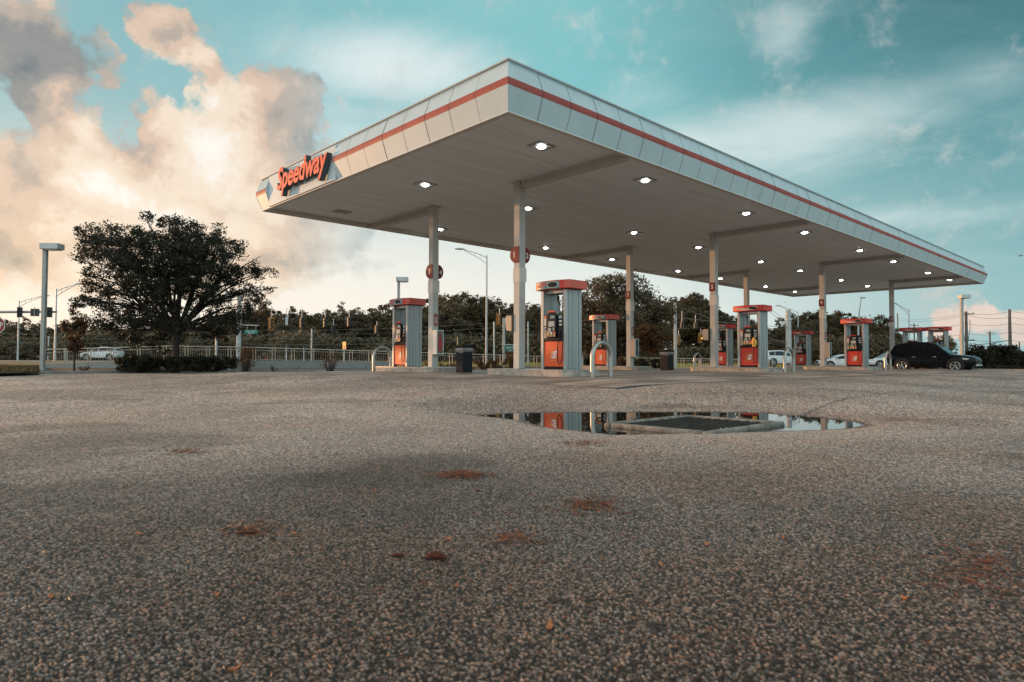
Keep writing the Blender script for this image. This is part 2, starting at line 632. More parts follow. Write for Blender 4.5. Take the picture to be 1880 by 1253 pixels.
    nt.links.new(n2.outputs['Fac'], bp.inputs['Height'])
    nt.links.new(bp.outputs['Normal'], b.inputs['Normal'])
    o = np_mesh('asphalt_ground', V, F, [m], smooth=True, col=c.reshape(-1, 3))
    tag(o, kind='structure')


build_asphalt()


# concrete pad under the canopy
def build_pad():
    xs = np.unique(np.concatenate([np.linspace(PADX0, 8, 40), np.linspace(8, PADX1, 60)]))
    ys = np.unique(np.concatenate([np.linspace(PADY0, 3, 30), np.linspace(3, PADY1, 40)]))
    X, Y = np.meshgrid(xs, ys)
    Z = pad_z(X, Y)
    V = np.stack([X, Y, Z], -1).reshape(-1, 3)
    nx, ny = len(xs), len(ys)
    i = np.arange(ny - 1)[:, None] * nx
    j = np.arange(nx - 1)[None, :]
    F = np.stack([i + j, i + j + 1, i + nx + j + 1, i + nx + j], -1).reshape(-1, 4)
    m = bpy.data.materials.new('pad_concrete')
    m.use_nodes = True
    nt = m.node_tree
    b = nt.nodes['Principled BSDF']
    tc = nt.nodes.new('ShaderNodeTexCoord')

    def noise(scale, detail, st=(1, 1, 1)):
        mp = nt.nodes.new('ShaderNodeMapping')
        mp.inputs['Scale'].default_value = st
        nt.links.new(tc.outputs['Object'], mp.inputs['Vector'])
        n = nt.nodes.new('ShaderNodeTexNoise')
        n.inputs['Scale'].default_value = scale
        n.inputs['Detail'].default_value = detail
        nt.links.new(mp.outputs['Vector'], n.inputs['Vector'])
        return n.outputs['Fac']

    def ramp(fac, p0, c0, p1, c1):
        r = nt.nodes.new('ShaderNodeValToRGB')
        r.color_ramp.elements[0].position = p0
        r.color_ramp.elements[1].position = p1
        r.color_ramp.elements[0].color = (*c0, 1)
        r.color_ramp.elements[1].color = (*c1, 1)
        nt.links.new(fac, r.inputs['Fac'])
        return r.outputs['Color']

    def mul(a, b_):
        x = nt.nodes.new('ShaderNodeMix')
        x.data_type = 'RGBA'
        x.blend_type = 'MULTIPLY'
        x.inputs[0].default_value = 1
        nt.links.new(a, x.inputs[6])
        nt.links.new(b_, x.inputs[7])
        return x.outputs[2]
    c = ramp(noise(30, 6), .3, (.37, .285, .235), .7, (.52, .40, .33))
    c = mul(c, ramp(noise(.55, 5), .35, (.55, .53, .52), .6, (1.05, 1.0, .96)))
    c = mul(c, ramp(noise(.5, 3, (.5, 2.6, 1)), .42, (.50, .48, .48), .58, (1, 1, 1)))
    br = nt.nodes.new('ShaderNodeTexBrick')
    br.offset = 0
    br.inputs['Scale'].default_value = 1
    br.inputs['Brick Width'].default_value = 3.6
    br.inputs['Row Height'].default_value = 3.6
    br.inputs['Mortar Size'].default_value = .022
    br.inputs['Color1'].default_value = br.inputs['Color2'].default_value = (1, 1, 1, 1)
    br.inputs['Mortar'].default_value = (.22, .2, .19, 1)
    nt.links.new(tc.outputs['Object'], br.inputs['Vector'])
    c = mul(c, br.outputs['Color'])
    nt.links.new(c, b.inputs['Base Color'])
    b.inputs['Roughness'].default_value = .6
    o = np_mesh('concrete_pad', V, F, [m], smooth=True)
    tag(o, kind='structure')
    sk = MB()
    ring = [(x, PADY0) for x in xs] + [(PADX1, y) for y in ys[1:]] + [(x, PADY1) for x in xs[::-1][1:]] + [(PADX0, y) for y in ys[::-1][1:-1]]
    ring = [(a, b_, float(pad_z(a, b_))) for a, b_ in ring]
    n = len(ring)
    sk.add([(a, b_, z) for a, b_, z in ring] + [(a, b_, z - .12) for a, b_, z in ring], [(i, n + i, n + (i + 1) % n, (i + 1) % n) for i in range(n)])
    tag(sk.build('concrete_pad_edge', M['seam']), kind='structure')


build_pad()

# puddle
wm = bpy.data.materials.new('puddle_water')
wm.use_nodes = True
b = wm.node_tree.nodes['Principled BSDF']
b.inputs['Base Color'].default_value = (.012, .012, .011, 1)
b.inputs['Roughness'].default_value = .015
b.inputs['IOR'].default_value = 1.36
b.inputs['Specular IOR Level'].default_value = .62
pm = MB()
big = PUDW.mean(0) + (PUDW - PUDW.mean(0)) * 1.12
pm.add([(p[0], p[1], ZW) for p in big], [tuple(range(len(big)))])
o = pm.build('puddle', wm)
if o.data.polygons[0].normal.z < 0:
    o.data.flip_normals()
tag(o, kind='structure')

# ------------------------------------------------------------------ storm drain
DX0, DX1, DY0, DY1 = -3.04, -1.36, -6.17, -4.86
t = thing('storm_drain', 'square storm drain with raised concrete collar standing in the puddle', 'drain', ((DX0 + DX1) / 2, (DY0 + DY1) / 2, ZW - .04))
hx, hy = (DX1 - DX0) / 2, (DY1 - DY0) / 2
w = .095
mcol = mat('drain_collar_concrete', (.20, .18, .155), .8, 0, .3, 9, bump=.5, bscale=60, dirt=(.05, .046, .04))
mb = MB()
zt = .085
for (a, b2) in (((-hx, -hy), (hx, -hy + w)), ((-hx, hy - w), (hx, hy)), ((-hx, -hy + w + .001), (-hx + w, hy - w - .001)), ((hx - w, -hy + w + .001), (hx, hy - w - .001))):
    mb.box2((a[0], a[1], -.25), (b2[0], b2[1], zt))
mb.build('collar', mcol, t, bevel=.025)
mb = MB()
for k in range(9):
    yy = -hy + w + .05 + k * (2 * hy - 2 * w - .10) / 8
    mb.box((0, yy, zt - .030), (2 * hx - 2 * w, .022, .03))
for k in range(17):
    xx = -hx + w + .04 + k * (2 * hx - 2 * w - .08) / 16
    mb.box((xx, 0, zt - .034), (.020, 2 * hy - 2 * w, .022))
mb.build('grate', mat('grate_iron', (.05, .045, .04), .85, 0, .4, 9, spec=.15), t)
mb = MB()
mb.box((0, 0, -.2), (2 * hx - 2 * w - .01, 2 * hy - 2 * w - .01, .02))
mb.build('pit_floor', M['rubber'], t)

# ------------------------------------------------------------------ canopy
CL, CW, CB, CH = 41.05, 12.07, 5.39, 1.016
CT = CB + CH
ZC = 5.50
t = thing('canopy', 'large flat fuel station canopy with white bulged fascia and red stripe', 'canopy', (0, 0, 0))
canopy = t
mb = MB()
mb.box2((.16, .16, ZC), (CL - .16, CW - .16, ZC + .35))
mb.build('ceiling', M['ceiling'], t)
mb = MB()
mb.box2((.0, .0, CT - .05), (CL, CW, CT - .02))
mb.build('roof_deck', M['trim'], t)
# fascia faces: (origin, along, outward, length)
faces = [((0, 0), (1, 0), (0, -1), CL), ((0, 0), (0, 1), (-1, 0), CW), ((CL, 0), (0, 1), (1, 0), CW), ((0, CW), (1, 0), (0, 1), CL)]
PR = [(0, 0), (.152, .45), (.17, .525), (.152, .60), (0, 1)]


def fp(face, tt, off, hfrac):
    (ox, oy), (ax, ay), (nx, ny), L = face
    return (ox + ax * tt + nx * off, oy + ay * tt + ny * off, CB + CH * hfrac)


fa, stp, back = MB(), MB(), MB()
rng = random.Random(4)
SIGN_Y = (6.97, 11.44)
for fi, fc in enumerate(faces):
    L = fc[3]
    if fi == 1:
        edges = [0, .84, 1.74, 2.63, 3.53, 4.42, 5.31, 6.2, 6.97, 7.86, 8.76, 9.65, 10.55, 11.44, L]
    else:
        edges = [0] + [.84 + .894 * k for k in range(int((L - 1.1) / .894) + 1)] + [L]
    n = len(edges) - 1
    for k in range(n):
        a, b2 = edges[k] + .007, edges[k + 1] - .007
        if fi == 1 and 7 < k + .5 and k in (8, 9, 10, 11, 12):
            continue

        def q(tt, off, h, end):
            if end == 0 and k == 0:
                tt = -off
            if end == 1 and k == n - 1:
                tt = L + off
            return fp(fc, tt, off, h)
        j = rng.uniform(-.004, .004)
        j2 = rng.uniform(-.004, .004)
        for (p0, p1, tgt) in ((PR[0], PR[1], fa), (PR[3], PR[4], fa)):
            tgt.add([q(a, p0[0] + j, p0[1], 0), q(b2, p0[0] + j2, p0[1], 1), q(b2, p1[0] + j2, p1[1], 1), q(a, p1[0] + j, p1[1], 0)], [(0, 1, 2, 3)])
        stp.add([q(a, PR[1][0], PR[1][1], 0), q(b2, PR[1][0], PR[1][1], 1), q(b2, PR[2][0] + j, PR[2][1], 1), q(a, PR[2][0] + j2, PR[2][1], 0),
                 q(b2, PR[3][0], PR[3][1], 1), q(a, PR[3][0], PR[3][1], 0)], [(0, 1, 2, 3), (3, 2, 4, 5)])
    # dark backing just behind the panels
    for sa, sb in ([(None, None)] if fi != 1 else [(None, SIGN_Y[0] - .008), (SIGN_Y[1] + .008, None)]):
        for p0, p1 in zip(PR[:-1], PR[1:]):
            e0, e1 = max(p0[0] - .012, 0), max(p1[0] - .012, 0)
            A = [fp(fc, -e0 if sa is None else sa, p0[0] - .012, p0[1]), fp(fc, L + e0 if sb is None else sb, p0[0] - .012, p0[1]),
                 fp(fc, L + e1 if sb is None else sb, p1[0] - .012, p1[1]), fp(fc, -e1 if sa is None else sa, p1[0] - .012, p1[1])]
            back.add(A, [(0, 1, 2, 3)])
    if fi == 1:
        for yy in (SIGN_Y[0] - .006, SIGN_Y[1] + .006):
            fa.add([fp(fc, yy, p[0] - .002, p[1]) for p in PR] + [fp(fc, yy, -.05, 1), fp(fc, yy, -.05, 0)], [tuple(range(7))])
fa.build('fascia_panels', M['fascia'], t)
stp.build('red_stripe', M['stripe'], t)
back.build('fascia_backing', M['seam'], t)
mb = MB()
mt = .05
mb.box2((-mt, -mt, CT + .004), (CL + mt, .0, CT + .035))
mb.box2((-mt, CW, CT + .004), (CL + mt, CW + mt, CT + .035))
mb.box2((-mt, .001, CT + .004), (0, CW - .001, CT + .035))
mb.box2((CL, .001, CT + .004), (CL + mt, CW - .001, CT + .035))
mb.build('top_flashing', M['trim'], t)
mb = MB()
for (o1, o2, z1, z2) in ((-.02, .05, CB - .034, CB - .008), (.055, .16, CB - .010, ZC + .02)):
    mb.box2((o1, o1, z1), (CL - o1, o2, z2))
    mb.box2((o1, CW - o2, z1), (CL - o1, CW - o1, z2))
    mb.box2((o1, o2 + .001, z1), (o2, CW - o2 - .001, z2))
    mb.box2((CL - o2, o2 + .001, z1), (CL - o1, CW - o2 - .001, z2))
mb.build('bottom_trim', mat('trim_white', (.60, .58, .54), .45, 0, .06, 2), t)
CX = [4.1 + 10.787 * k for k in range(4)]
CY = (3.907, 8.016)
for k, x in enumerate(CX):
    for (y0, y1) in ((.17, CY[0] - .14), (CY[1] + .14, CW - .17)):
        mb = MB()
        mb.box2((x - .09, y0, ZC - .16), (x + .09, y1, ZC - .001))
        mb.box2((x - .13, y0, ZC - .185), (x + .13, y1, ZC - .161))
        mb.build('beam', M['beam'], t)
    for y in CY:
        mb = MB()
        zb = float(pad_z(x, y)) + .165
        h = .118
        mb.box2((x - h, y - h, zb), (x + h, y + h, ZC - .002))
        mb.box2((x - .19, y - .19, ZC - .02), (x + .19, y + .19, ZC - .001))
        c = mb.build('column', M['column'], t, bevel=.012)
        nb = MB()
        if True:
            nb.box2((x - h - .014, y - h - .012, 2.62), (x - h - .003, y + h + .012, 3.02))
        nb.box2((x - h - .01, y - h - .014, 2.62), (x + h + .03, y - h - .003, 3.02))
        nb.build('notice_sheet', M['paper'] if (k + y) % 2 else M['plastic_wash'], c)

# illuminated lettering panel
s0, s1 = SIGN_Y
sp = MB()
o1 = .06
P = [(-o1, s0 + .10, CB + .22 * 0 + .02), (-o1, s1 - .0, CB + .02), (-o1, s1 - .0, CT - .02), (-o1, s0 + .10, CT - .02)]
sp.box2((-o1, s0 + .004, CB + .002), (-.005, s1 - .004, CT - .03))
sgn = sp.build('sign_panel', M['sign_blue'], t, bevel=.01)
# seam of the panel
mb = MB()
mb.box2((-o1 - .003, 9.2, CB + .02), (-o1 - .0005, 9.215, CT - .02))
mb.build('panel_seam', M['seam'], sgn)
yl = float(onx(508, 345, -.262)[1])
yr = float(onx(600, 300, -.262)[1])
word = 'Speedway'
V, F, N = text_geo(word, .028, .25, 0)
x0t, x1t = min(v[0] for v in V), max(v[0] for v in V)
SX = (yl - yr) / (x1t - x0t)
# advance of each letter measured from the word's prefixes
SH = .72
ybase = CB + .255
y0t = min(v[1] for v in V)
y1t = max(v[1] for v in V)
SYS = .90 / (y1t - y0t)
adv = [0.0]
for k in range(1, len(word)):
    Vp, _, _ = text_geo(word[:k] + '|', .028, .25, 0)
    Vb, _, _ = text_geo('|', .028, .25, 0)
    adv.append(max(v[0] for v in Vp) - max(v[0] for v in Vb))
for k, ch in enumerate(word):
    Vc, Fc, Nc = text_geo(ch, .028, .25, .5)
    lb = MB()
    P = [(-.062 - .04 - (v[2] + .5) * .16, yl - (v[0] + adv[k] - x0t) * SX, ybase + (v[1] - y0t) * SYS - .18) for v in Vc]
    lb.v = P
    for f, n in zip(Fc, Nc):
        lb.f.append(f)
        lb.m.append(0 if n > .5 else 1)
    lb.build('letter', [M['letter_face'], M['letter_side']], sgn)
    mm = MB()
mb = MB()
mb.box2((-.105, yr + .25, ybase + .1), (-.059, yl - .25, ybase + .13))
mb.build('mounting_rail', M['letter_side'], sgn)

# ceiling lights
rows = [[(993, 267), (1186, 330), (1371, 390), (1477, 426), (1577, 459), (1640, 479.5), (1704, 501), (1742, 514)]]
LX = [2.25, 6.46, 12.37, 17.17, 23.15, 27.85, 33.85, 38.45]
LYS = [1.25, 5.95, 10.80]
rn = ['front', 'middle', 'back']
on = ['first', 'second', 'third', 'fourth', 'fifth', 'sixth', 'seventh', 'eighth']
pl = None
for ri, ly in enumerate(LYS):
    for ci, lx in enumerate(LX):
        lit = not (ri == 2 and ci == 0)
        lab = ('lit square canopy light, %s from the sign end in the %s row under the ceiling' % (on[ci], rn[ri])) if lit else 'unlit rectangular canopy light under the ceiling behind the lettered sign'
        lt = thing('ceiling_light', lab, 'ceiling light', (lx, ly, ZC), 0, 'canopy ceiling lights')
        if lit and pl:
            for ch in pl.children:
                dup(ch, lt)
        else:
            mb = MB()
            mb.box((0, 0, -.012), (.56, .44, .022))
            mb.build('frame', M['lamp_frame'], lt, bevel=.006)
            mb = MB()
            mb.disc((0, 0, -.044), (0, 0, 1), .098, .02, 20, 0, .125)
            mb.build('lens', M['lamp_lit'] if lit else M['lamp_off'], lt, bevel=.006)
            if lit:
                pl = lt


# ------------------------------------------------------------------ islands, bollards
def island(x, y0, y1, label):
    zp = float(pad_z(x, (y0 + y1) / 2))
    t = thing('pump_island', label, 'island', (x, (y0 + y1) / 2, zp), 0, 'pump islands')
    hw, hl, ch = .70, (y1 - y0) / 2, .28
    poly = [(-hw, -hl + ch), (-hw + ch, -hl), (hw - ch, -hl), (hw, -hl + ch), (hw, hl - ch), (hw - ch, hl), (-hw + ch, hl), (-hw, hl - ch)]
    mb = MB()
    mb.prism([(a, b, -.14) for a, b in poly], (0, 0, .282))
    mb.build('kerb', M['concrete'], t, bevel=.012)
    mb = MB()
    k = 1.0
    mb.prism([(a * 1.012, b * 1.006, .143) for a, b in poly], (0, 0, .024))
    mb.build('steel_edge', M['edge_steel'], t, bevel=.004)
    return t


def hoop(x0, x1, y, zb, h, r, label):
    xm, hw = (x0 + x1) / 2, abs(x1 - x0) / 2
    t = tag(MB().tube([(-hw, 0, -.05), (-hw, 0, h - hw)] + [(-hw * math.cos(a), 0, h - hw + hw * math.sin(a)) for a in np.linspace(.15, math.pi - .15, 14)] + [(hw, 0, h - hw), (hw, 0, -.05)], r, 12).build('hoop_bollard', M['steel'], None, loc=(xm, y, zb)), label, 'bollard', 'hoop bollards at the island ends')
    return t


near_lab = ['under the two pillars nearest the camera', 'under the pillar numbered 5', 'under the third front pillar', 'under the last front pillar']
for k, x in enumerate(CX):
    island(x, 1.35, 4.75, 'kerbed concrete island on the front side ' + ['carrying the largest orange pump', 'carrying the pump with a yellow bagged nozzle', 'under the dark red pump beside the black car', 'behind the black car'][k])
    island(x, 7.15, 10.7, 'kerbed concrete island on the back side ' + ['under the pump beside the leftmost pillar', 'carrying the pump seen behind the big hoop', 'carrying the pump half hidden by pillar 5', 'farthest from the camera, carrying a small pump'][k])
    xo = x
    hoop(x - .36, x + .36, .92, float(pad_z(x, .9)), .86, .058, 'stainless hoop bollard ' + ['in front of the largest orange pump', 'right of the pump with the yellow bag', 'in front of the rear wheel of the black car', 'hidden behind the black car'][k]) if k < 3 else None
    if k != 3:
        hoop(x - .36, x + .36, 11.1, float(pad_z(x, 11.1)), .86, .058, 'stainless hoop bollard ' + ['at the far left island end beside the left pump', 'behind the pump seen through the big hoop', 'small, left of pillar 5 before the railing'][k])


# ------------------------------------------------------------------ fuel pumps
def crown_x(y, he=.34, bul=.15):
    return he + bul * (1 - (y / .62) ** 2)


def make_pump(label, loc, face='orange', topper='teal', bagged=False):
    t = thing('fuel_pump', label, 'fuel pump', loc, 0, 'fuel pumps')
    red = M[face]
    for s in (1, -1):
        mb = MB()
        mb.box2((-.31, s * .355, 0), (.31, s * .455, 2.10))
        mb.build('side_column', M['alu'], t, bevel=.012)
        c = t.children[-1] if False else None
    for s in (1, -1):
        mb = MB()
        for xx, ww in ((-.19, .05), (0, .16), (.2, .05)):
            mb.box2((xx - ww / 2, s * .456, .02), (xx + ww / 2, s * .470, 2.09))
        mb.build('column_ribs', M['alu_dark'], t, bevel=.004)
    mb = MB()
    mb.box2((-.26, -.354, 0), (.26, .354, .075))
    mb.build('plinth', M['black'], t)
    mb = MB()
    mb.box2((-.285, -.353, .076), (.285, .353, .745))
    lp = mb.build('lower_panel', red, t, bevel=.01)
    mb = MB()
    mb.box2((-.295, -.354, .75), (.295, .354, 1.44))
    mb.box2((-.31, -.354, .75), (.31, .354, .80))
    mb.build('display_cabinet', M['black'], t, bevel=.015)
    mb = MB()
    mb.box2((-.05, .345, 1.44), (.05, .354, 2.1))
    mb.box2((-.22, -.354, 2.02), (.22, .354, 2.11))
    mb.build('header_rail', M['alu_dark'], t)
    # crown
    n = 14
    ys = [-.62 + 1.24 * i / n for i in range(n + 1)]
    poly = [(crown_x(y), y) for y in ys] + [(-crown_x(y), y) for y in ys[::-1]]
    mb = MB()
    mb.prism([(a, b, 2.115) for a, b in poly], (0, 0, .20))
    mb.prism([(a * .97, b * .985, 2.315) for a, b in poly], (0, 0, .018))
    cr = mb.build('crown', M['crown'] if face == 'orange' else M['red'], t, bevel=.012)
    # both fronts
    for side in (1, -1):
        def T(x, y, z):
            return (-side * x, -side * -y if side == 1 else -y, z)

        def TP(x, y, z):        # front frame: x out of the front face, y to the right hand of a reader
            return (-x, -y, z) if side == 1 else (x, y, z)
        ex = Vector(TP(0, 1, 0))
        ez = Vector((0, 0, 1))

        def panel(mb, y0, y1, z0, z1, x, d, m=0):
            a, b = TP(x, y0, z0), TP(x + d, y1, z1)
            mb.box2([min(a[i], b[i]) for i in range(3)], [max(a[i], b[i]) for i in range(3)], m)
        # logo
        lg = MB()
        for (y0, y1, z0, z1) in ((-.16, .15, .535, .545), (-.16, .15, .235, .245), (-.16, -.15, .245, .535), (.14, .15, .245, .535)):
            panel(lg, y0, y1, z0, z1, .286, .003, 1)
        put_text(lg, 'S', TP(.2885, -.045, .285), ex, ez, w=.165, h=.21, m=0, bold=.05, shear=.25)
        for i in range(6):
            zz = .30 + i * .033
            panel(lg, -.115 + .012 * (i % 3) + i * .004, -.03 + i * .006, zz, zz + .011, .2865, .0025, 0)
        lg.build('logo', [M['white'], M['yellow']], lp)
        # door with rounded top
        db = MB()
        zt0 = 1.40
        prof = [(-.22, .84), (.145, .84), (.145, zt0)] + [(-.0375 + .1825 * math.cos(a), zt0 + .12 * math.sin(a)) for a in np.linspace(.25, math.pi - .25, 10)] + [(-.22, zt0)]
        q = [TP(.293, a, b) for a, b in prof]
        db.prism(q, Vector(TP(.06, 0, 0)))
        dr = db.build('display_door', M['black'], t, bevel=.012)
        cb = MB()
        cp = [(-.0375 + .19 * math.cos(a), zt0 + .03 + .125 * math.sin(a)) for a in np.linspace(.75, math.pi - .75, 9)]
        cp2 = [(-.0375 + .165 * math.cos(a), zt0 + .015 + .105 * math.sin(a)) for a in np.linspace(math.pi - .75, .75, 9)]
        cb.prism([TP(.30, a, b) for a, b in cp + cp2], Vector(TP(.045, 0, 0)))
        cb.build('door_cap', red, dr)
        sb = MB()
        panel(sb, -.13, .085, 1.13, 1.27, .354, .004, 0)
        panel(sb, -.06, .085, 1.345, 1.42, .354, .004, 1)
        panel(sb, .03, .09, 1.02, 1.10, .354, .012, 2)
        panel(sb, -.14, -.03, .98, 1.10, .354, .010, 2)
        sb.build('screens', [M['screen'], M['lcd'], M['alu_dark']], dr)
        bb = MB()
        for i, (mm, y0) in enumerate(((0, -.185), (1, -.075), (2, .035))):
            panel(bb, y0, y0 + .085, .865, .935, .354, .010, 3)
            panel(bb, y0, y0 + .085, .938, .995, .354, .006, mm)
            panel(bb, y0 + .02, y0 + .065, .873, .915, .365, .004, 0)
        bb.build('grade_buttons', [M['yellow'], M['paper'], M['orange'], M['plastic_wash']], dr)
        # stickers left, prices right
        pb, qb, ub = MB(), MB(), MB()
        panel(pb, -.340, -.235, 1.36, 1.43, .297, .004, 1)
        panel(pb, -.340, -.235, 1.16, 1.355, .297, .004, 0)
        panel(qb, -.33, -.245, 1.01, 1.13, .297, .004, 2)
        panel(qb, -.318, -.257, 1.03, 1.11, .3015, .002, 3)
        panel(qb, -.34, -.235, .83, .99, .297, .004, 4)
        panel(ub, .19, .33, 1.335, 1.42, .297, .004, 5)
        panel(ub, .20, .32, 1.24, 1.29, .297, .004, 0)
        panel(ub, .20, .32, 1.15, 1.20, .297, .004, 0)
        for i in range(4):
            panel(pb, -.33, -.25, 1.19 + i * .04, 1.20 + i * .04, .3015, .0015, 4)
        put_text(pb, 'S', TP(.3025, -.335, 1.375), ex, ez, h=.035, m=0)
        ms_ = [M['paper'], M['orange'], M['white'], M['blue'], M['plastic_wash'], M['lcd']]
        pb.build('poster', ms_, t)
        qb.build('card_reader', ms_, t)
        ub.build('price_labels', ms_, t)
        nb = MB()
        panel(nb, .20, .335, .80, 1.12, .295, .035, 0)
        nb.tube([TP(.345, .27, 1.02), TP(.37, .27, .93), TP(.345, .265, .84)], [.022, .03, .018], 8, 1)
        nz = nb.build('nozzle', [M['black'], M['black']], t, bevel=.006)
        if bagged and side == 1:
            gb = MB()
            rr = random.Random(2)
            rings = []
            for zz, r0 in ((1.13, .02), (1.08, .055), (1.0, .085), (.92, .10), (.85, .095), (.80, .075), (.77, .085)):
                rings.append([TP(.39 + r0 * math.cos(a) * .8 * rr.uniform(.8, 1.2), .25 + r0 * math.sin(a) * rr.uniform(.75, 1.2), zz + rr.uniform(-.012, .012)) for a in np.linspace(0, 2 * math.pi, 9)[:-1]])
            gb.loft(rings)
            gb.build('nozzle_bag', M['yellow'], nz, angle=20)
        hb = MB()
        pts = [TP(.27, .335, 1.93), TP(.30, .335, 1.80), TP(.31, .33, 1.40), TP(.335, .345, 1.0), TP(.345, .36, .60), TP(.35, .35, .30), TP(.36, .305, .175), TP(.36, .245, .165), TP(.36, .205, .26), TP(.355, .20, .55), TP(.35, .235, .80)]
        P2 = []
        for i in range(len(pts) - 1):
            p0 = Vector(pts[max(i - 1, 0)])
            p1, p2 = Vector(pts[i]), Vector(pts[i + 1])
            p3 = Vector(pts[min(i + 2, len(pts) - 1)])
            for tt in (0, .25, .5, .75):
                P2.append(.5 * ((2 * p1) + (p2 - p0) * tt + (2 * p0 - 5 * p1 + 4 * p2 - p3) * tt * tt + (3 * p1 - p0 - 3 * p2 + p3) * tt ** 3))
        P2.append(Vector(pts[-1]))
        hb.tube(P2, .0125, 7)
        hb.tube([TP(.27, .335, 2.0), TP(.27, .335, 1.88)], .022, 8)
        hb.build('hose', M['rubber'], t)
        # crown print that follows the bowed front
        gb = MB()

        def patch(cy, cz, ry, rz, off, m, nseg=26, nr=5, skew=0.0):
            vs, fs = [], []
            for r in range(nr + 1):
                for k2 in range(nseg):
                    a = 2 * math.pi * k2 / nseg
                    rr_ = r / nr
                    yy = cy + ry * rr_ * math.cos(a)
                    zz = cz + rz * rr_ * math.sin(a) + skew * (yy - cy)
                    vs.append(TP(crown_x(yy) + off, yy, zz))
            for r in range(nr):
                for k2 in range(nseg):
                    k3 = (k2 + 1) % nseg
                    fs.append((r * nseg + k2, r * nseg + k3, (r + 1) * nseg + k3, (r + 1) * nseg + k2))
            gb.add(vs, fs, m)

        def strip(y0, y1, z0, z1, off, m):
            n2 = 10
            vs = []
            for i in range(n2 + 1):
                yy = y0 + (y1 - y0) * i / n2
                vs += [TP(crown_x(yy) + off, yy, z0), TP(crown_x(yy) + off, yy, z1)]
            gb.add(vs, [(2 * i, 2 * i + 2, 2 * i + 3, 2 * i + 1) for i in range(n2)], m)

        def curved_text(s, y0, y1, z0, z1, off, m, shear=.2):
            V, F, N = text_geo(s, .015, shear, 0)
            xa, xb = min(v[0] for v in V), max(v[0] for v in V)
            ya, yb = min(v[1] for v in V), max(v[1] for v in V)
            P = []
            for v in V:
                yy = y0 + (v[0] - xa) / (xb - xa) * (y1 - y0)
                P.append(TP(crown_x(yy) + off, yy, z0 + (v[1] - ya) / (yb - ya) * (z1 - z0)))
            gb.add(P, F, m)
        if topper == 'teal':
            strip(-.50, .34, 2.125, 2.30, .003, 1)
            patch(-.28, 2.225, .22, .058, .006, 0, skew=.06)
            curved_text('Coffee Break', -.42, -.13, 2.195, 2.25, .010, 3)
            patch(.13, 2.215, .185, .082, .006, 3)
            patch(.13, 2.215, .165, .070, .009, 2)
            strip(.34, .46, 2.118, 2.312, .003, 0)
        elif topper == 'snack':
            strip(-.45, .40, 2.13, 2.295, .003, 1)
            patch(-.25, 2.22, .19, .05, .006, 0, skew=.05)
            curved_text('Speedway', -.40, -.11, 2.195, 2.245, .010, 3)
            patch(.17, 2.21, .18, .065, .006, 4, skew=.15)
            patch(.12, 2.20, .10, .035, .009, 2, skew=-.2)
        else:
            curved_text('Sandwiches', -.42, -.05, 2.19, 2.25, .004, 3)
            patch(.20, 2.21, .22, .062, .004, 4, skew=.1)
            patch(.24, 2.215, .15, .045, .007, 2, skew=-.1)
            patch(.0, 2.165, .30, .022, .004, 3)
        gb.build('topper_graphic', [M['red'], M['teal'], M['black'], M['paper'], M['plastic_wash']], cr)
    return t


def pump_at(k, yy, **kw):
    x = CX[k]
    return make_pump(loc=(x - .02, yy, float(pad_z(x, yy)) + .166), **kw)


pump_at(0, 2.28, label='largest orange fuel pump with teal topper in front of the first pillar', face='orange', topper='teal')
pump_at(0, 9.50, label='orange fuel pump left of the leftmost pillar', face='orange', topper='teal')
pump_at(1, 9.45, label='small orange fuel pump seen behind the big hoop bollard', face='orange', topper='snack')
pump_at(1, 2.30, label='red fuel pump whose nozzle is wrapped in a yellow bag', face='red', topper='plain', bagged=True)
pump_at(2, 9.45, label='red fuel pump half hidden behind the pillar numbered 5', face='red', topper='snack')
pump_at(2, 2.30, label='dark red fuel pump left of the black car', face='red', topper='plain')
pump_at(3, 9.45, label='small red fuel pump behind a hoop, right of the yellow bagged pump', face='red', topper='plain')
pump_at(3, 2.78, label='fuel pump rising behind the roof of the black car, left one', face='red', topper='plain')
pump_at(3, 1.42, label='fuel pump rising behind the windscreen of the black car, right one', face='red', topper='plain')

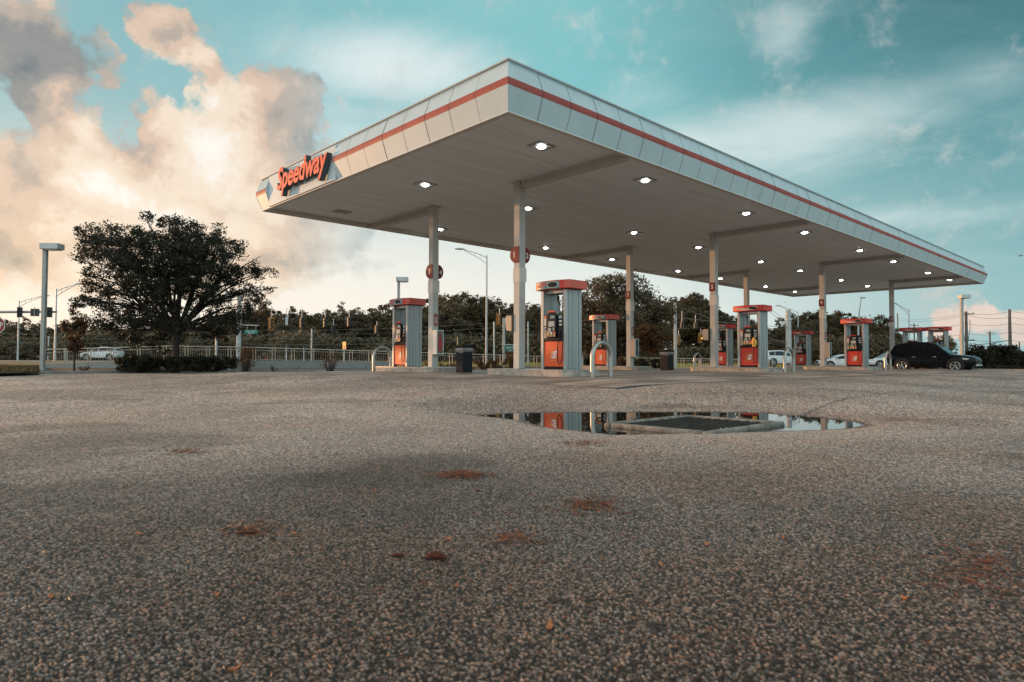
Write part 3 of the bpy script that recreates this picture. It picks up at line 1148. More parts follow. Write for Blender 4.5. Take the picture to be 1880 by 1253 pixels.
# numbered blades on the pillars
nums = [(0, 0, '1', '2', 465), (0, 1, '3', '4', 497), (1, 0, '5', '6', 524), (1, 1, '7', '8', 540), (2, 0, '9', '10', 553), (3, 0, '13', '14', 583)]
for k, row, a, b2, py in nums:
    x, y = CX[k], CY[row]
    z = float(onx(940, py, x)[2]) if False else None
    # height taken from where the disc sits on its pillar
    p = CP + (ray(940, py)) * 0
    dcol = np.dot(np.array([x, y, 0]) - CP, CF)
    z = CP[2] + (664.0 - py) / FPX * dcol * .985
    h = .118
    t = thing('number_sign', 'dark red rounded pump number sign reading %s and %s on its pillar' % (a, b2), 'sign', (x, y, z), 0, 'pump number signs')
    mb = MB()
    R_ = .235
    if k == 0:
        poly = [(0, -h + .012)] if False else []
        poly = [(-h - .03, -h, -R_ * .95)] + [(-h - .03, -h + .12 + .24 * math.sin(a_), -R_ * math.cos(a_)) for a_ in np.linspace(0, math.pi, 14)] + [(-h - .03, -h, R_ * .95)]
        mb.prism(poly, (.024, 0, 0), 0)
        put_text(mb, a, (-h - .0315, .09, -.085), (0, -1, 0), (0, 0, 1), h=.18, m=1, bold=.02)
        mb.build('left_blade', [M['disc_red'], M['white']], t)
        mb = MB()
        poly = [(h + .004, -h + .03, -R_ * .95)] + [(h + .02 + .20 * math.sin(a_), -h + .03, -R_ * math.cos(a_)) for a_ in np.linspace(0, math.pi, 14)] + [(h + .004, -h + .03, R_ * .95)]
        mb.prism(poly, (0, .024, 0), 0)
        put_text(mb, b2, (h + .05, -h + .0285, -.085), (1, 0, 0), (0, 0, 1), h=.16, m=1, bold=.02)
        mb.build('right_blade', [M['disc_red'], M['white']], t)
    else:
        mb.box2((-h - .03, -h - .01, -.17), (-h - .004, h + .02, .17), 0)
        put_text(mb, a, (-h - .0315, .05 if len(a) == 1 else .09, -.08), (0, -1, 0), (0, 0, 1), h=.17, m=1, bold=.02)
        mb.build('left_blade', [M['disc_red'], M['white']], t, bevel=.008)
        mb = MB()
        mb.box2((h + .004, -.02, -.17), (h + .06, h + .02, .17), 0)
        put_text(mb, b2, (h + .01, -.0215, -.07), (1, 0, 0), (0, 0, 1), w=.04, h=.14, m=1)
        mb.build('right_blade', [M['disc_red'], M['white']], t, bevel=.008)

# extinguisher cabinets on the back pillars and one front pillar
for (k, row, lab) in ((0, 1, 'white extinguisher cabinet with glass door on the leftmost pillar'), (1, 1, 'extinguisher cabinet with dark glass door on pillar 7'), (2, 0, 'extinguisher cabinet on the third front pillar beside the dark red pump')):
    x, y = CX[k], CY[row]
    t = thing('extinguisher_cabinet', lab, 'cabinet', (x + .0, y - .118, .58), 0, 'extinguisher cabinets')
    mb = MB()
    mb.box2((-.118, -.22, 0), (.16, -.004, .80))
    mb.build('case', M['white_metal'] if k == 0 else M['plastic_wash'], t, bevel=.01)
    mb = MB()
    for (x0, x1, z0, z1) in ((-.118, .16, 0, .03), (-.118, .16, .77, .80), (-.118, -.09, .03, .77), (.132, .16, .03, .77)):
        mb.box2((x0, -.245, z0), (x1, -.222, z1))
    d = mb.build('door_frame', M['white_metal'], t, bevel=.004)
    mb = MB()
    mb.box2((-.089, -.235, .031), (.131, -.225, .769))
    mb.build('door_glass', mat('cabinet_glass', (.10, .07, .065), .12) if k == 0 else M['glass'], d)
    mb = MB()
    if k == 0:
        rg = [(.0, .04), (.085, .05), (.085, .40), (.06, .47), (.03, .5), (.03, .58), (.05, .60), (.0, .62)]
        rings = [[(.05 + r * math.cos(a), -.318 - .0 * r, .06 + z) for a in (0, 1)] for r, z in rg]
        pts = [(.02 + r, -.2365, .06 + z) for r, z in rg] + [(.02 - r, -.2365, .06 + z) for r, z in rg[::-1]]
        mb.prism(pts[1:-1], (0, -.006, 0), 0)
        mb.build('extinguisher_shape', M['cabinet_red'], t)
    st = MB()
    st.box2((-.10, -.012, 1.0), (.02, -.003, 1.42) if False else (.03, -.003, 1.40), 0)
    ar = [(-.06, 1.30), (-.01, 1.30), (-.01, 1.16), (.015, 1.16), (-.035, 1.08), (-.085, 1.16), (-.06, 1.16)]
    st.prism([(a, -.0125, b) for a, b in ar], (0, -.003, 0), 1)
    st.prism([(-.045, -.0165, 1.28), (-.025, -.0165, 1.28), (-.025, -.0165, 1.14), (-.035, -.0165, 1.11), (-.045, -.0165, 1.14)], (0, -.002, 0), 0)
    o = st.build('arrow_sticker', [M['stripe'], M['white']], None, loc=(x + .05, y - .118, .52))
    tag(o, 'red sticker with a white down arrow above the cabinet on ' + ['the leftmost pillar', 'pillar 7', 'the third front pillar'][[0, 1, 2].index(k)], 'sticker', 'arrow stickers above the cabinets')

for (k, lab) in ((0, 'beige towel dispenser on the first pillar left of the largest pump'), (1, 'beige towel dispenser on the left of pillar 5')):
    x, y = CX[k], CY[0]
    t = thing('towel_dispenser', lab, 'dispenser', (x - .03, y + .118, 1.22), 0, 'towel dispensers')
    mb = MB()
    mb.prism([(0.10, .06, 0), (.10, .30, .02), (.10, .36, .36), (.10, .30, .46), (.10, .06, .46)], (-.20, 0, 0))
    mb.build('housing', M['plastic_wash'], t, bevel=.015)
    mb = MB()
    mb.box2((-.12, .005, -.02), (.12, .055, .48))
    mb.build('back_plate', M['black'], t)


# ------------------------------------------------------------------ litter bins
def bin_(x, y, s, label):
    t = thing('litter_bin', label, 'bin', (x, y, float(pad_z(x, y))), .0, 'black litter bins')
    mb = MB()
    mb.box2((-.33 * s, -.30 * s, .02), (.33 * s, .30 * s, .76))
    mb.build('body', M['bin'], t, bevel=.02)
    mb = MB()
    mb.box2((-.355 * s, -.32 * s, .80), (.355 * s, .32 * s, .86))
    for a in (-1, 1):
        for b in (-1, 1):
            mb.box2((a * .30 * s - .03, b * .27 * s - .03, .761), (a * .30 * s + .03, b * .27 * s + .03, .799))
    mb.build('lid', M['bin'], t, bevel=.012)
    mb = MB()
    rr = random.Random(5)
    ring = []
    for zz, g in ((.64, .0), (.69, .010), (.755, .014), (.775, .006)):
        r = []
        for i in range(24):
            u = i / 24 * 4
            e, fr = int(u), u - int(u)
            hx_, hy_ = (.335 * s + g), (.305 * s + g)
            c = [(-hx_, -hy_), (hx_, -hy_), (hx_, hy_), (-hx_, hy_)]
            p, q = c[e], c[(e + 1) % 4]
            dz = rr.uniform(-.05, .03) if zz < .66 else rr.uniform(-.005, .005)
            r.append((p[0] + (q[0] - p[0]) * fr, p[1] + (q[1] - p[1]) * fr, zz + dz))
        ring.append(r)
    mb.loft(ring, caps=False)
    mb.build('liner', M['bag'], t)
    return t


bin_(3.95, 6.20, .58, 'black litter bin with clear liner between the two nearest pillars')
bin_(14.8, 6.05, .66, 'black litter bin with clear liner in front of the railing between pillars 7 and 5')
# traffic cone far behind the bin, squeegee stick on it
sq = thing('squeegee', 'orange and white handle standing out of the nearest litter bin', 'squeegee', (3.80, 6.35, .60))
mb = MB()
for i in range(5):
    mb.tube([(0, 0, .26 + i * .05), (0, 0, .26 + (i + 1) * .05 - .001)], .017, 8, i % 2)
mb.tube([(0, 0, .10), (0, 0, .259)], .012, 8, 1)
mb.build('handle', [M['yellow'], M['white']], sq)


# ------------------------------------------------------------------ cars
def car(label, loc, rz, paint, kind='suv', L=4.6, W=1.85, H=1.62, group=None, name='parked_car'):
    t = thing(name, label, 'car', loc, rz, group)
    hw = W / 2
    hl = L / 2
    if kind == 'suv':
        st = [(-hl, .55, .95, .80), (-hl + .06, .42, 1.02, .90), (-hl + .25, .30, 1.06, .965), (-1.2, .27, 1.04, 1.0), (0, .26, 1.00, 1.0), (.85, .26, .995, 1.0), (1.15, .27, .99, .985), (hl - .55, .30, .93, .95), (hl - .2, .33, .86, .87), (hl - .04, .42, .78, .76), (hl, .50, .68, .70)]
        gh = [(-hl + .16, 1.04, 'b'), (-hl + .42, H - .18, 'r'), (-1.55, H - .06, 'r'), (-.65, H, 'r'), (-.10, H - .02, 'r'), (.22, H - .10, 'r'), (1.02, .985, 'b')]
    else:
        st = [(-hl, .52, .80, .78), (-hl + .08, .40, .92, .90), (-hl + .4, .28, .95, .96), (-1.2, .25, .93, 1.0), (0, .24, .90, 1.0), (.8, .24, .88, 1.0), (1.1, .25, .86, .985), (hl - .5, .28, .78, .94), (hl - .15, .32, .68, .86), (hl, .42, .56, .72)]
        gh = [(-hl + .35, .92, 'b'), (-1.25, H - .10, 'r'), (-.6, H - .01, 'r'), (0, H, 'r'), (.35, H - .07, 'r'), (1.25, .86, 'b')]
    rings = []
    for x, zb, zt, k in st:
        y = hw * k
        rings.append([(x, -y * .86, zb), (x, -y * .97, zb + .06), (x, -y, zb + (zt - zb) * .42), (x, -y * .985, zb + (zt - zb) * .70), (x, -y * .94, zt - .015), (x, -y * .78, zt + .012), (x, 0, zt + .03),
                      (x, y * .78, zt + .012), (x, y * .94, zt - .015), (x, y * .985, zb + (zt - zb) * .70), (x, y, zb + (zt - zb) * .42), (x, y * .97, zb + .06), (x, y * .86, zb)])
    mb = MB()
    mb.loft(rings)
    mb.build('body', paint, t, angle=50)
    # cabin
    mb = MB()
    bot = [p for p in gh if p[2] == 'b']
    xa, xb = bot[0][0], bot[-1][0]

    def beltz(x):
        return np.interp(x, [s[0] for s in st], [s[2] for s in st]) - .02
    rr = []
    for x, z, ty in gh:
        zb = float(beltz(x))
        top = max(z, zb + .012)
        f = (top - zb) / (H - .95)
        yt = hw * (.94 - .20 * min(f, 1))
        rr.append([(x, -hw * .935, zb), (x, -yt, top - .05 * min(f, 1)), (x, -yt * .86, top), (x, yt * .86, top), (x, yt, top - .05 * min(f, 1)), (x, hw * .935, zb)])
    mb.loft(rr)
    cab = mb.build('cabin', paint, t, angle=30)
    # windows: side glass follows the cabin wall
    xs = [p[0] for p in gh]
    zs = [p[1] for p in gh]

    def wallpt(x, fr, side, off=.006):
        zb = float(beltz(x))
        top = float(np.interp(x, xs, zs))
        f = (top - zb) / (H - .95)
        yt = hw * (.94 - .20 * min(max(f, 0), 1))
        ztop = top - .05 * min(max(f, 0), 1)
        y = hw * .935 + (yt - hw * .935) * fr
        return (x, side * (y + off), zb + (ztop - zb) * fr)
    pill = [(xa + .32, xa + .95), (xa + 1.0, -.12), (-.04, xb - .42)]
    for side in (-1, 1):
        for (p0, p1) in pill:
            n = 6
            up = [wallpt(p0 + (p1 - p0) * i / n, .90, side) for i in range(n + 1)]
            lo = [wallpt(p0 + (p1 - p0) * i / n, .10, side) for i in range(n + 1)]
            mb = MB()
            vs = lo + up
            fs = [(i, i + 1, n + 2 + i, n + 1 + i) for i in range(n)]
            mb.add(vs, fs if side < 0 else [f[::-1] for f in fs])
            mb.build('side_window', M['glass'], cab)
    # windscreen and rear window
    for (i0, i1, nm) in ((len(gh) - 2, len(gh) - 1, 'windscreen'), (1, 0, 'rear_window')):
        a, b = gh[i0], gh[i1]
        out = []
        sg = 1 if nm == 'windscreen' else -1
        for fr in (.10, .86):
            x = a[0] + (b[0] - a[0]) * fr
            z = max(a[1], 0) + (max(b[1], float(beltz(b[0])) + .012) - a[1]) * fr
            yy = hw * (.62 + .14 * fr)
            out += [(x + sg * .012, -yy, z + .012), (x + sg * .012, yy, z + .012)]
        mb = MB()
        mb.add(out, [(0, 1, 3, 2)])
        mb.build(nm, M['glass'], cab)
    # wheels
    wr = .36 if kind == 'suv' else .325
    wx = (-hl + .86, hl - .92)
    for x in wx:
        for side in (-1, 1):
            mb = MB()
            mb.disc((x, side * (hw - .10), wr + .03), (0, side, 0), wr + .07, .105, 28)
            mb.build('wheel_arch', M['rubber'], t)
            mb = MB()
            prof = [(wr * .66, .0), (wr * .9, .0), (wr, .03), (wr, .19), (wr * .92, .22), (wr * .66, .22)]
            rings = []
            for k in range(28):
                a = 2 * math.pi * k / 28
                rings.append([(x + r * math.cos(a), side * (hw - .19 + w_), wr + r * math.sin(a)) for r, w_ in prof])
            rings.append(rings[0])
            mb.loft(rings, caps=False)
            wt = mb.build('wheel', M['tyre'], t)
            mb = MB()
            mb.disc((x, side * (hw + .006), wr), (0, side, 0), wr * .67, .006, 24, 1)
            for k in range(5):
                a = 2 * math.pi * k / 5 + .3
                for da in (-.16, .16):
                    ca, sa = math.cos(a + da * .4), math.sin(a + da * .4)
                    c2, s2 = math.cos(a + da), math.sin(a + da)
                    p0 = Vector((x + .05 * ca, side * (hw + .026), wr + .05 * sa))
                    p1 = Vector((x + wr * .63 * c2, side * (hw + .018), wr + wr * .63 * s2))
                    mb.tube([p0, p1], [.022, .017], 5, 0)
            ringp = []
            for k in range(25):
                a = 2 * math.pi * k / 24
                ringp.append((x + wr * .655 * math.cos(a), side * (hw + .02), wr + wr * .655 * math.sin(a)))
            mb.tube(ringp, .018, 6, 0)
            mb.disc((x, side * (hw + .02), wr), (0, side, 0), .05, .014, 12, 0)
            mb.build('rim', [M['rim'], M['rubber']], wt)
    for side in (-1, 1):
        mb = MB()
        mb.prism([(hl - .62, side * (hw * .945), .80), (hl - .20, side * (hw * .80), .76), (hl - .16, side * (hw * .76), .67), (hl - .55, side * (hw * .945), .72)], (.0, side * .03, .0))
        mb.build('headlight', M['headl'], t)
        mb = MB()
        zt = .98 if kind == 'suv' else .84
        mb.box((-hl + .12, side * hw * .80, zt - .06), (.16, hw * .28, .16))
        mb.build('tail_light', M['tail'], t, bevel=.02)
        mb = MB()
        mb.box((xb - .50, side * (hw + .07), 1.05 if kind == 'suv' else .93), (.10, .18, .13))
        mb.build('mirror', paint, t, bevel=.03)
        mb = MB()
        for hx_ in (-.75, .28):
            mb.box((hx_, side * (hw * .985 + .004), .86 if kind == 'suv' else .78), (.19, .03, .028))
        mb.build('door_handle', M['chrome'] if kind == 'suv' else paint, t, bevel=.008)
    mb = MB()
    mb.box((hl - .02, 0, .62), (.07, W * .42, .20))
    mb.build('grille', M['rubber'], t, bevel=.02)
    mb = MB()
    mb.box((hl - .0, 0, .40), (.10, W * .60, .10))
    mb.build('bumper_trim', M['chrome'] if kind == 'suv' else M['rubber'], t, bevel=.02)
    for (xx) in (-.62, .42 if False else -.62):
        pass
    mb = MB()
    for side in (-1, 1):
        for xx in (xa + 1.0 + .02, -.08, xb - .62):
            mb.box((xx, side * (hw * .999), .64), (.008, .012, .62))
    mb.build('door_seams', M['rubber'], t)
    return t


# black car beside the third front island, nose towards the viewer's right
Pr = onx(1627, 660, CX[2] + 5.6)
Pf = onx(1797, 660, CX[2] + 5.6)
ymid = (Pr[1] + Pf[1]) / 2
xs_ = CX[2] + 7.75
Lc = abs(Pr[1] - Pf[1])
sx = CX[2] + 8.35
ra = onx(1626, 660, sx)[1]
rb = onx(1790, 660, sx)[1]
car('black SUV parked beside the canopy with tinted windows and silver rims', (sx + .94, (ra + rb) / 2, -.17), -math.pi / 2, M['carblack'], 'suv', L=abs(ra - rb), W=1.88, H=1.74)

rz_r = math.atan2(_r0[1], _r0[0])          # heading towards the viewer's right
p = ons(187, 661.5, 78)
car('white off road wagon driving left behind the railing on the left', (p[0], p[1], .32), rz_r + math.pi, M['carwhite'], 'suv', 4.5, 1.8, 1.6, name='passing_car')
p = ons(522, 664, 82)
car('red car behind the railing right of the green street sign', (p[0], p[1], .12), rz_r, M['carred'], 'sedan', 4.4, 1.75, 1.36, name='passing_car')
p = ons(1432, 668, 64)
car('white wagon between the yellow bagged pump and the hoop to its right', (p[0], p[1], -.05), rz_r + .25, M['carwhite'], 'suv', 4.5, 1.8, 1.58, name='passing_car')
p = ons(1545, 668, 62)
car('white sedan behind the dark red pump', (p[0], p[1], -.22), rz_r + math.pi - .1, M['carwhite'], 'sedan', 4.5, 1.75, 1.34, name='passing_car')
p = ons(1636, 668, 60)
car('white sedan half hidden behind the tail of the black car', (p[0], p[1], -.15), rz_r + math.pi - .1, M['carwhite'], 'sedan', 4.5, 1.75, 1.45, name='passing_car')

# ------------------------------------------------------------------ far terrain sheets
def sheet(name, pts, m, kind='structure'):
    mb = MB()
    mb.add(pts, [tuple(range(len(pts)))])
    o = mb.build(name, m)
    if o.data.polygons[0].normal.z < 0:
        o.data.flip_normals()
    return tag(o, kind=kind)


def quadstrip(name, A, B, m, kind='structure'):
    mb = MB()
    n = len(A)
    mb.add(list(A) + list(B), [(i, i + 1, n + i + 1, n + i) for i in range(n - 1)])
    o = mb.build(name, m, angle=80)
    if o.data.polygons[0].normal.z < 0:
        o.data.flip_normals()
    return tag(o, kind=kind)


def at(px, s, z):
    q = CP + s * (_f0 + (px - 940) / FPX * _r0)
    return (float(q[0]), float(q[1]), z)


# kerb in front of the planted strip
KP = [(-260, 692), (0, 689), (220, 685.5), (450, 683.5), (700, 681.5), (900, 680.5)]
kb = MB()
KW = [onz(a, b, -.285) for a, b in KP]
KW.append(np.array([KW[-1][0] + 30, KW[-1][1] + 3, -.285]))
nrm = []
rings = []
for i, p in enumerate(KW):
    a = KW[max(i - 1, 0)]
    c = KW[min(i + 1, len(KW) - 1)]
    d = (c - a)[:2]
    d = d / np.linalg.norm(d)
    nn = np.array([-d[1], d[0]])
    rings.append([(p[0], p[1], -.42), (p[0], p[1], -.165), (p[0] + nn[0] * .03, p[1] + nn[1] * .03, -.145), (p[0] + nn[0] * .16, p[1] + nn[1] * .16, -.145), (p[0] + nn[0] * .16, p[1] + nn[1] * .16, -.42)])
kb.loft(rings)
tag(kb.build('kerb', M['kerb']), kind='structure')
KI = [(r[3][0], r[3][1], -.16) for r in rings]
KO = []
for i, p in enumerate(KW):
    d = (p - CP)[:2]
    d = d / np.linalg.norm(d)
    KO.append((p[0] + d[0] * 15, p[1] + d[1] * 15, -.16))
quadstrip('planting_strip', KI, KO, M['mulch'])

# raised ground behind the low wall: road on the left, sunny grass on the right
RW = [(-400, 60), (-100, 47), (75, 42), (303, 40), (430, 41), (700, 47)]
fr = [at(a, s + .6, .0) for a, s in RW]
mid = [at(a, s + 12, .26) for a, s in RW]
bk = [at(a, 150, .33) for a, s in RW]
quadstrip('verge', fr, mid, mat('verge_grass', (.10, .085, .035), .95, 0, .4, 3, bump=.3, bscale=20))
quadstrip('road', mid, bk, M['road'])
GR = [(700, 50), (800, 52), (1000, 54), (1300, 58), (1500, 66), (1640, 76)]
g0 = [at(a, s + .8, -.33) for a, s in GR]
g1 = [at(a, s + 26, .22) for a, s in GR]
g2 = [at(a, 175, .33) for a, s in GR]
gm = mat('sunny_grass', (.34, .25, .05), .95, 0, .35, 2.5, bump=.4, bscale=30)  # low sun's yellow is part of this ground colour
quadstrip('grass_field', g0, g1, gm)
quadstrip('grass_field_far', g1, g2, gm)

# grass mound on the left behind the kerb
mound = [at(-260, 33, -.15), at(-60, 30.6, -.15), at(55, 31.2, -.15), at(75, 34, -.12), at(75, 40, -.02), at(-260, 46, .18)]
mb = MB()
m0 = [np.array(onz(a, b, -.15)) for a, b in ((-300, 688), (-120, 687.5), (-20, 686), (40, 684.8), (72, 683.8))]
A = [(p[0], p[1], -.15) for p in m0]
B = [at(-300, 38, .10), at(-120, 38, .10), at(-20, 38, .06), at(40, 38, -.02), at(78, 38, -.10)]
Cc = [at(-300, 46, .25), at(-120, 46, .2), at(-20, 45, .1), at(40, 43, .02), at(80, 42, -.08)]
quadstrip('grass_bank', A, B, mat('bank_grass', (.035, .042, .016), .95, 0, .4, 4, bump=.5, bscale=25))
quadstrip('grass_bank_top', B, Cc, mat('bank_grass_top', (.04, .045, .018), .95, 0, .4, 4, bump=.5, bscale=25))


def blades(name, quadfn, n, hgt, wid, m, seed):
    r = np.random.default_rng(seed)
    u, v = r.random(n), r.random(n)
    P = quadfn(u, v)
    a = r.random(n) * 2 * math.pi
    h = hgt * (.5 + r.random(n))
    dx, dy = np.cos(a) * wid, np.sin(a) * wid
    lean = (r.random((n, 2)) - .5) * hgt * .9
    V = np.stack([P - np.stack([dx, dy, dx * 0], -1), P + np.stack([dx, dy, dx * 0], -1), P + np.stack([lean[:, 0], lean[:, 1], h], -1)], 1).reshape(-1, 3)
    F = np.arange(3 * n).reshape(-1, 3)
    o = np_mesh(name, V, F, [m])
    return tag(o, kind='stuff')


def bil(A, B):
    A, B = np.array(A, float), np.array(B, float)

    def fn(u, v):
        k = u * (len(A) - 1)
        i = np.clip(k.astype(int), 0, len(A) - 2)
        fr_ = (k - i)[:, None]
        a = A[i] * (1 - fr_) + A[i + 1] * fr_
        b_ = B[i] * (1 - fr_) + B[i + 1] * fr_
        return a * (1 - v[:, None]) + b_ * v[:, None]
    return fn


blades('grass', bil(A, B), 16000, .09, .006, M['grass'], 1)
blades('long_grass', bil(g0, g1), 26000, .20, .014, M['grass_sunlit'], 2)

# right hand kerb and dark verge
rk = [onz(a, b, -.285) for a, b in ((1795, 681), (1880, 682), (2100, 686), (2500, 700))]
A = [(p[0], p[1], -.15) for p in rk]
B = [at(1640, 120, -.15), at(1880, 120, -.1), at(2300, 110, -.1), at(2900, 100, -.1)]
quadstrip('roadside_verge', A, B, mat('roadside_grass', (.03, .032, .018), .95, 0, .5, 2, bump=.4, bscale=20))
kb = MB()
kb.loft([[(p[0], p[1], -.4), (p[0] + .12, p[1], -.4), (p[0] + .12, p[1], -.13), (p[0], p[1], -.13)] for p in rk])
tag(kb.build('roadside_kerb', M['kerb']), kind='structure')

# ------------------------------------------------------------------ low wall and railing
WP = [(78, 680.5, 660.9 + 9), (303, 679, 659.5), (430, 678.5, 661), (700, 677, 664.5)]


def zpix(px, py, s):
    return float(ons(px, py, s)[2])


RS = {75: 42.0, 303: 40.0, 430: 41.0, 700: 47.0, 1000: 53.0, 1310: 58.0, 1420: 62}


def rs(px):
    return float(np.interp(px, list(RS.keys()), list(RS.values())))


def rtop(px):
    return float(np.interp(px, [75, 303, 430, 700, 1000, 1310, 1420], [642.5, 636, 637.5, 645.5, 655.0, 659.5, 661]))


def rbot(px):
    return float(np.interp(px, [75, 303, 430, 700, 780, 1000, 1310, 1420], [669.5, 660, 661.2, 664.5, 670, 675, 677, 677]))


t = thing('low_wall', 'long low concrete retaining wall below the white railing', 'wall', at(303, 40, -.2))
base = Vector(t.location)
mb = MB()
top = []
for px in (75, 303, 430, 560, 700, 760):
    s = rs(px) + .02
    a = ons(px, rbot(px) + .4, s)
    top.append((a, px))
rings = []
for a, px in top:
    d = (a - CP)[:2]
    d = d / np.linalg.norm(d)
    rings.append([tuple(Vector(q) - base) for q in ((a[0], a[1], -.5), (a[0] + d[0] * .25, a[1] + d[1] * .25, -.5), (a[0] + d[0] * .25, a[1] + d[1] * .25, a[2]), (a[0], a[1], a[2]))])
mb.loft(rings)
mb.build('wall_body', M['wall'], t)
mb = MB()
for px in (340, 484, 549, 618, 672):
    s = rs(px) - .0
    a = Vector(ons(px, rbot(px) + 1, s)) - base
    mb.box((a.x, a.y, -.15), (.05, .05, a.z * 0 + .7), 0)
mb.build('joint_strip', M['seam'], t)

t = thing('railing', 'white metal railing with double posts on the low wall and along the grass', 'railing', at(303, 40, -.2))
base = Vector(t.location)


def rp(px, fr):
    s = rs(px)
    a, b_ = ons(px, rtop(px), s), ons(px, rbot(px), s)
    return Vector(b_ + (a - b_) * fr) - base


keys = [77, 190, 303, 367, 430, 520, 610, 700, 800, 900, 1000, 1100, 1200, 1310, 1420]
MB().tube([rp(p, 1.0) for p in keys], .033, 8).build('top_rail', M['rail'], t)
MB().tube([rp(p, .80) for p in keys], .018, 6).build('middle_rail', M['rail'], t)
MB().tube([rp(p, .04) for p in keys], .020, 6).build('bottom_rail', M['rail'], t)
posts = [79, 121, 164, 206, 255] + list(np.arange(303, 440, 39.5)) + list(np.arange(467, 720, 35.5)) + list(np.arange(735, 1000, 31)) + list(np.arange(1010, 1420, 27))
for px in posts:
    for d in (-2.6, 2.6):
        mb = MB()
        a = rp(px + d, 0)
        b_ = rp(px + d, 1.0)
        mb.tube([a - Vector((0, 0, .08)), b_ - Vector((0, 0, .02))], .037, 8)
        mb.build('post', M['rail'], t)
for p0, p1 in zip(posts[:-1], posts[1:]):
    mb = MB()
    n = max(4, int(round((p1 - p0 - 6) / 4.3)))
    for i in range(1, n):
        px = p0 + 3 + (p1 - p0 - 6) * i / n
        mb.tube([rp(px, .04), rp(px, .80)], .009, 5)
    mb.build('baluster_panel', M['rail'], t)


# ------------------------------------------------------------------ lamps, poles, signals
def lot_lamp(px, s, ytop, label, zb=-.2, w=.085, headw=.72):
    base = Vector(at(px, s, zb))
    ztop = zpix(px, ytop, s)
    t = thing('lot_lamp', label, 'lamp', base, rz_r, 'parking lot lamps')
    h = ztop - zb
    mb = MB()
    mb.box2((-w, -w, 0), (w, w, h - .12))
    mb.build('pole', M['pole_paint'], t, bevel=.01)
    mb = MB()
    mb.box2((-.22, -.22, -.1), (.22, .22, .10))
    mb.build('footing', M['kerb'], t, bevel=.01)
    mb = MB()
    mb.box2((-.13, -.25, h - .27), (headw, .25, h))
    hd = mb.build('lamp_head', M['galv'], t, bevel=.015)
    mb = MB()
    mb.box2((.1, -.18, h - .30), (headw - .08, .18, h - .272))
    mb.build('lens', M['lot_lens'], hd)
    return t


lot_lamp(79, 30.2, 447, 'square parking lot lamp left of the big oak', zb=-.2)
lot_lamp(731, 40, 509, 'parking lot lamp rising behind the left pump', zb=-.3, w=.075, headw=.56)
lot_lamp(1767, 50, 541.5, 'parking lot lamp behind the black car on the right', zb=-.3, w=.095, headw=.56)


def truss_light(px, s, ytop, tip, label, zb=-.3, r=.11):
    b0 = Vector(at(px, s, zb))
    t = thing('street_light', label, 'street light', b0, 0, 'tall street lights')
    top = Vector(ons(px, ytop, s)) - b0
    top.x = top.y = 0
    tp = Vector(ons(tip[0], tip[1], s)) - b0
    mb = MB()
    mb.tube([(0, 0, 0), top + Vector((0, 0, .25))], [r, r * .6], 10)
    mb.build('pole', M['galv'], t)
    mb = MB()
    d = Vector((tp.x, tp.y, 0))
    up = [top + d * f + Vector((0, 0, (tp.z - top.z) * (f ** .75))) for f in (0, .25, .5, .75, 1)]
    lo = [top + Vector((0, 0, -.55)) + d * f + Vector((0, 0, (tp.z - top.z + .5) * (f ** .8))) for f in (0, .25, .5, .75, .96)]
    mb.tube(up, .035, 6)
    mb.tube(lo, .03, 6)
    mb.tube([up[1], lo[1]], .022, 5)
    mb.tube([up[2], lo[2]], .022, 5)
    mb.build('bracket_arm', M['galv'], t)
    mb = MB()
    dn = d.normalized()
    mb.loft([[tuple(tp + dn * a + Vector((-dn.y, dn.x, 0)) * (w_ * c) + Vector((0, 0, hh * e))) for c, e in ((-1, 0), (-.6, 1), (.6, 1), (1, 0), (.6, -.5), (-.6, -.5))] for a, w_, hh in ((-.15, .06, .05), (.1, .16, .10), (.5, .17, .09), (.72, .08, .04))])
    mb.build('luminaire', M['pole_paint'], t)
    return t


truss_light(33, 78, 556, (80, 543.5), 'street light with truss arm, leftmost, behind the signal mast')
truss_light(101, 66, 535, (142, 522), 'street light with truss arm between the lot lamp and the big oak')
truss_light(397, 66, 548, (498, 529), 'street light whose arm shows right of the big oak')
truss_light(893, 58, 473, (850, 458), 'tall street light left of the first pillar, arm to the left')
truss_light(1466, 96, 575, (1432, 562), 'street light beside the thick concrete pole right of the bagged pump')
truss_light(1670, 88, 572, (1645, 558), 'street light with truss arm above the black car')
# leaning lamp
b0 = Vector(at(1575, 92, -.3))
t = thing('leaning_lamp', 'thin slightly bent lamp post above the dark red pump', 'street light', b0)
pts = [Vector(ons(a, b_, 92)) - b0 for a, b_ in ((1575, 640), (1576, 600), (1577.5, 575), (1580, 556), (1582, 547))]
MB().tube([(0, 0, 0)] + pts, [.16, .15, .13, .11, .08, .06], 8).build('pole', M['galv'], t)
MB().box(tuple(pts[-1] + Vector((.1, -.1, 0))), (.7, .35, .14), 0, rz_r).build('luminaire', M['pole_paint'], t)


def pole(px, s, ytop, r, label, name='strain_pole', m='conc_pole', cat='pole', zb=-.3, group='concrete signal poles'):
    b0 = Vector(at(px, s, zb))
    t = thing(name, label, cat, b0, 0, group)
    h = zpix(px, ytop, s) - zb
    MB().tube([(0, 0, 0), (0, 0, h)], [r, r * .78], 12).build('shaft', M[m], t)
    mb = MB()
    for k in (.82, .9):
        mb.tube([(0, 0, h * k), (0, 0, h * k + .08)], r * 1.02, 12)
    mb.build('clamp_band', M['galv'], t)
    return t, b0, h


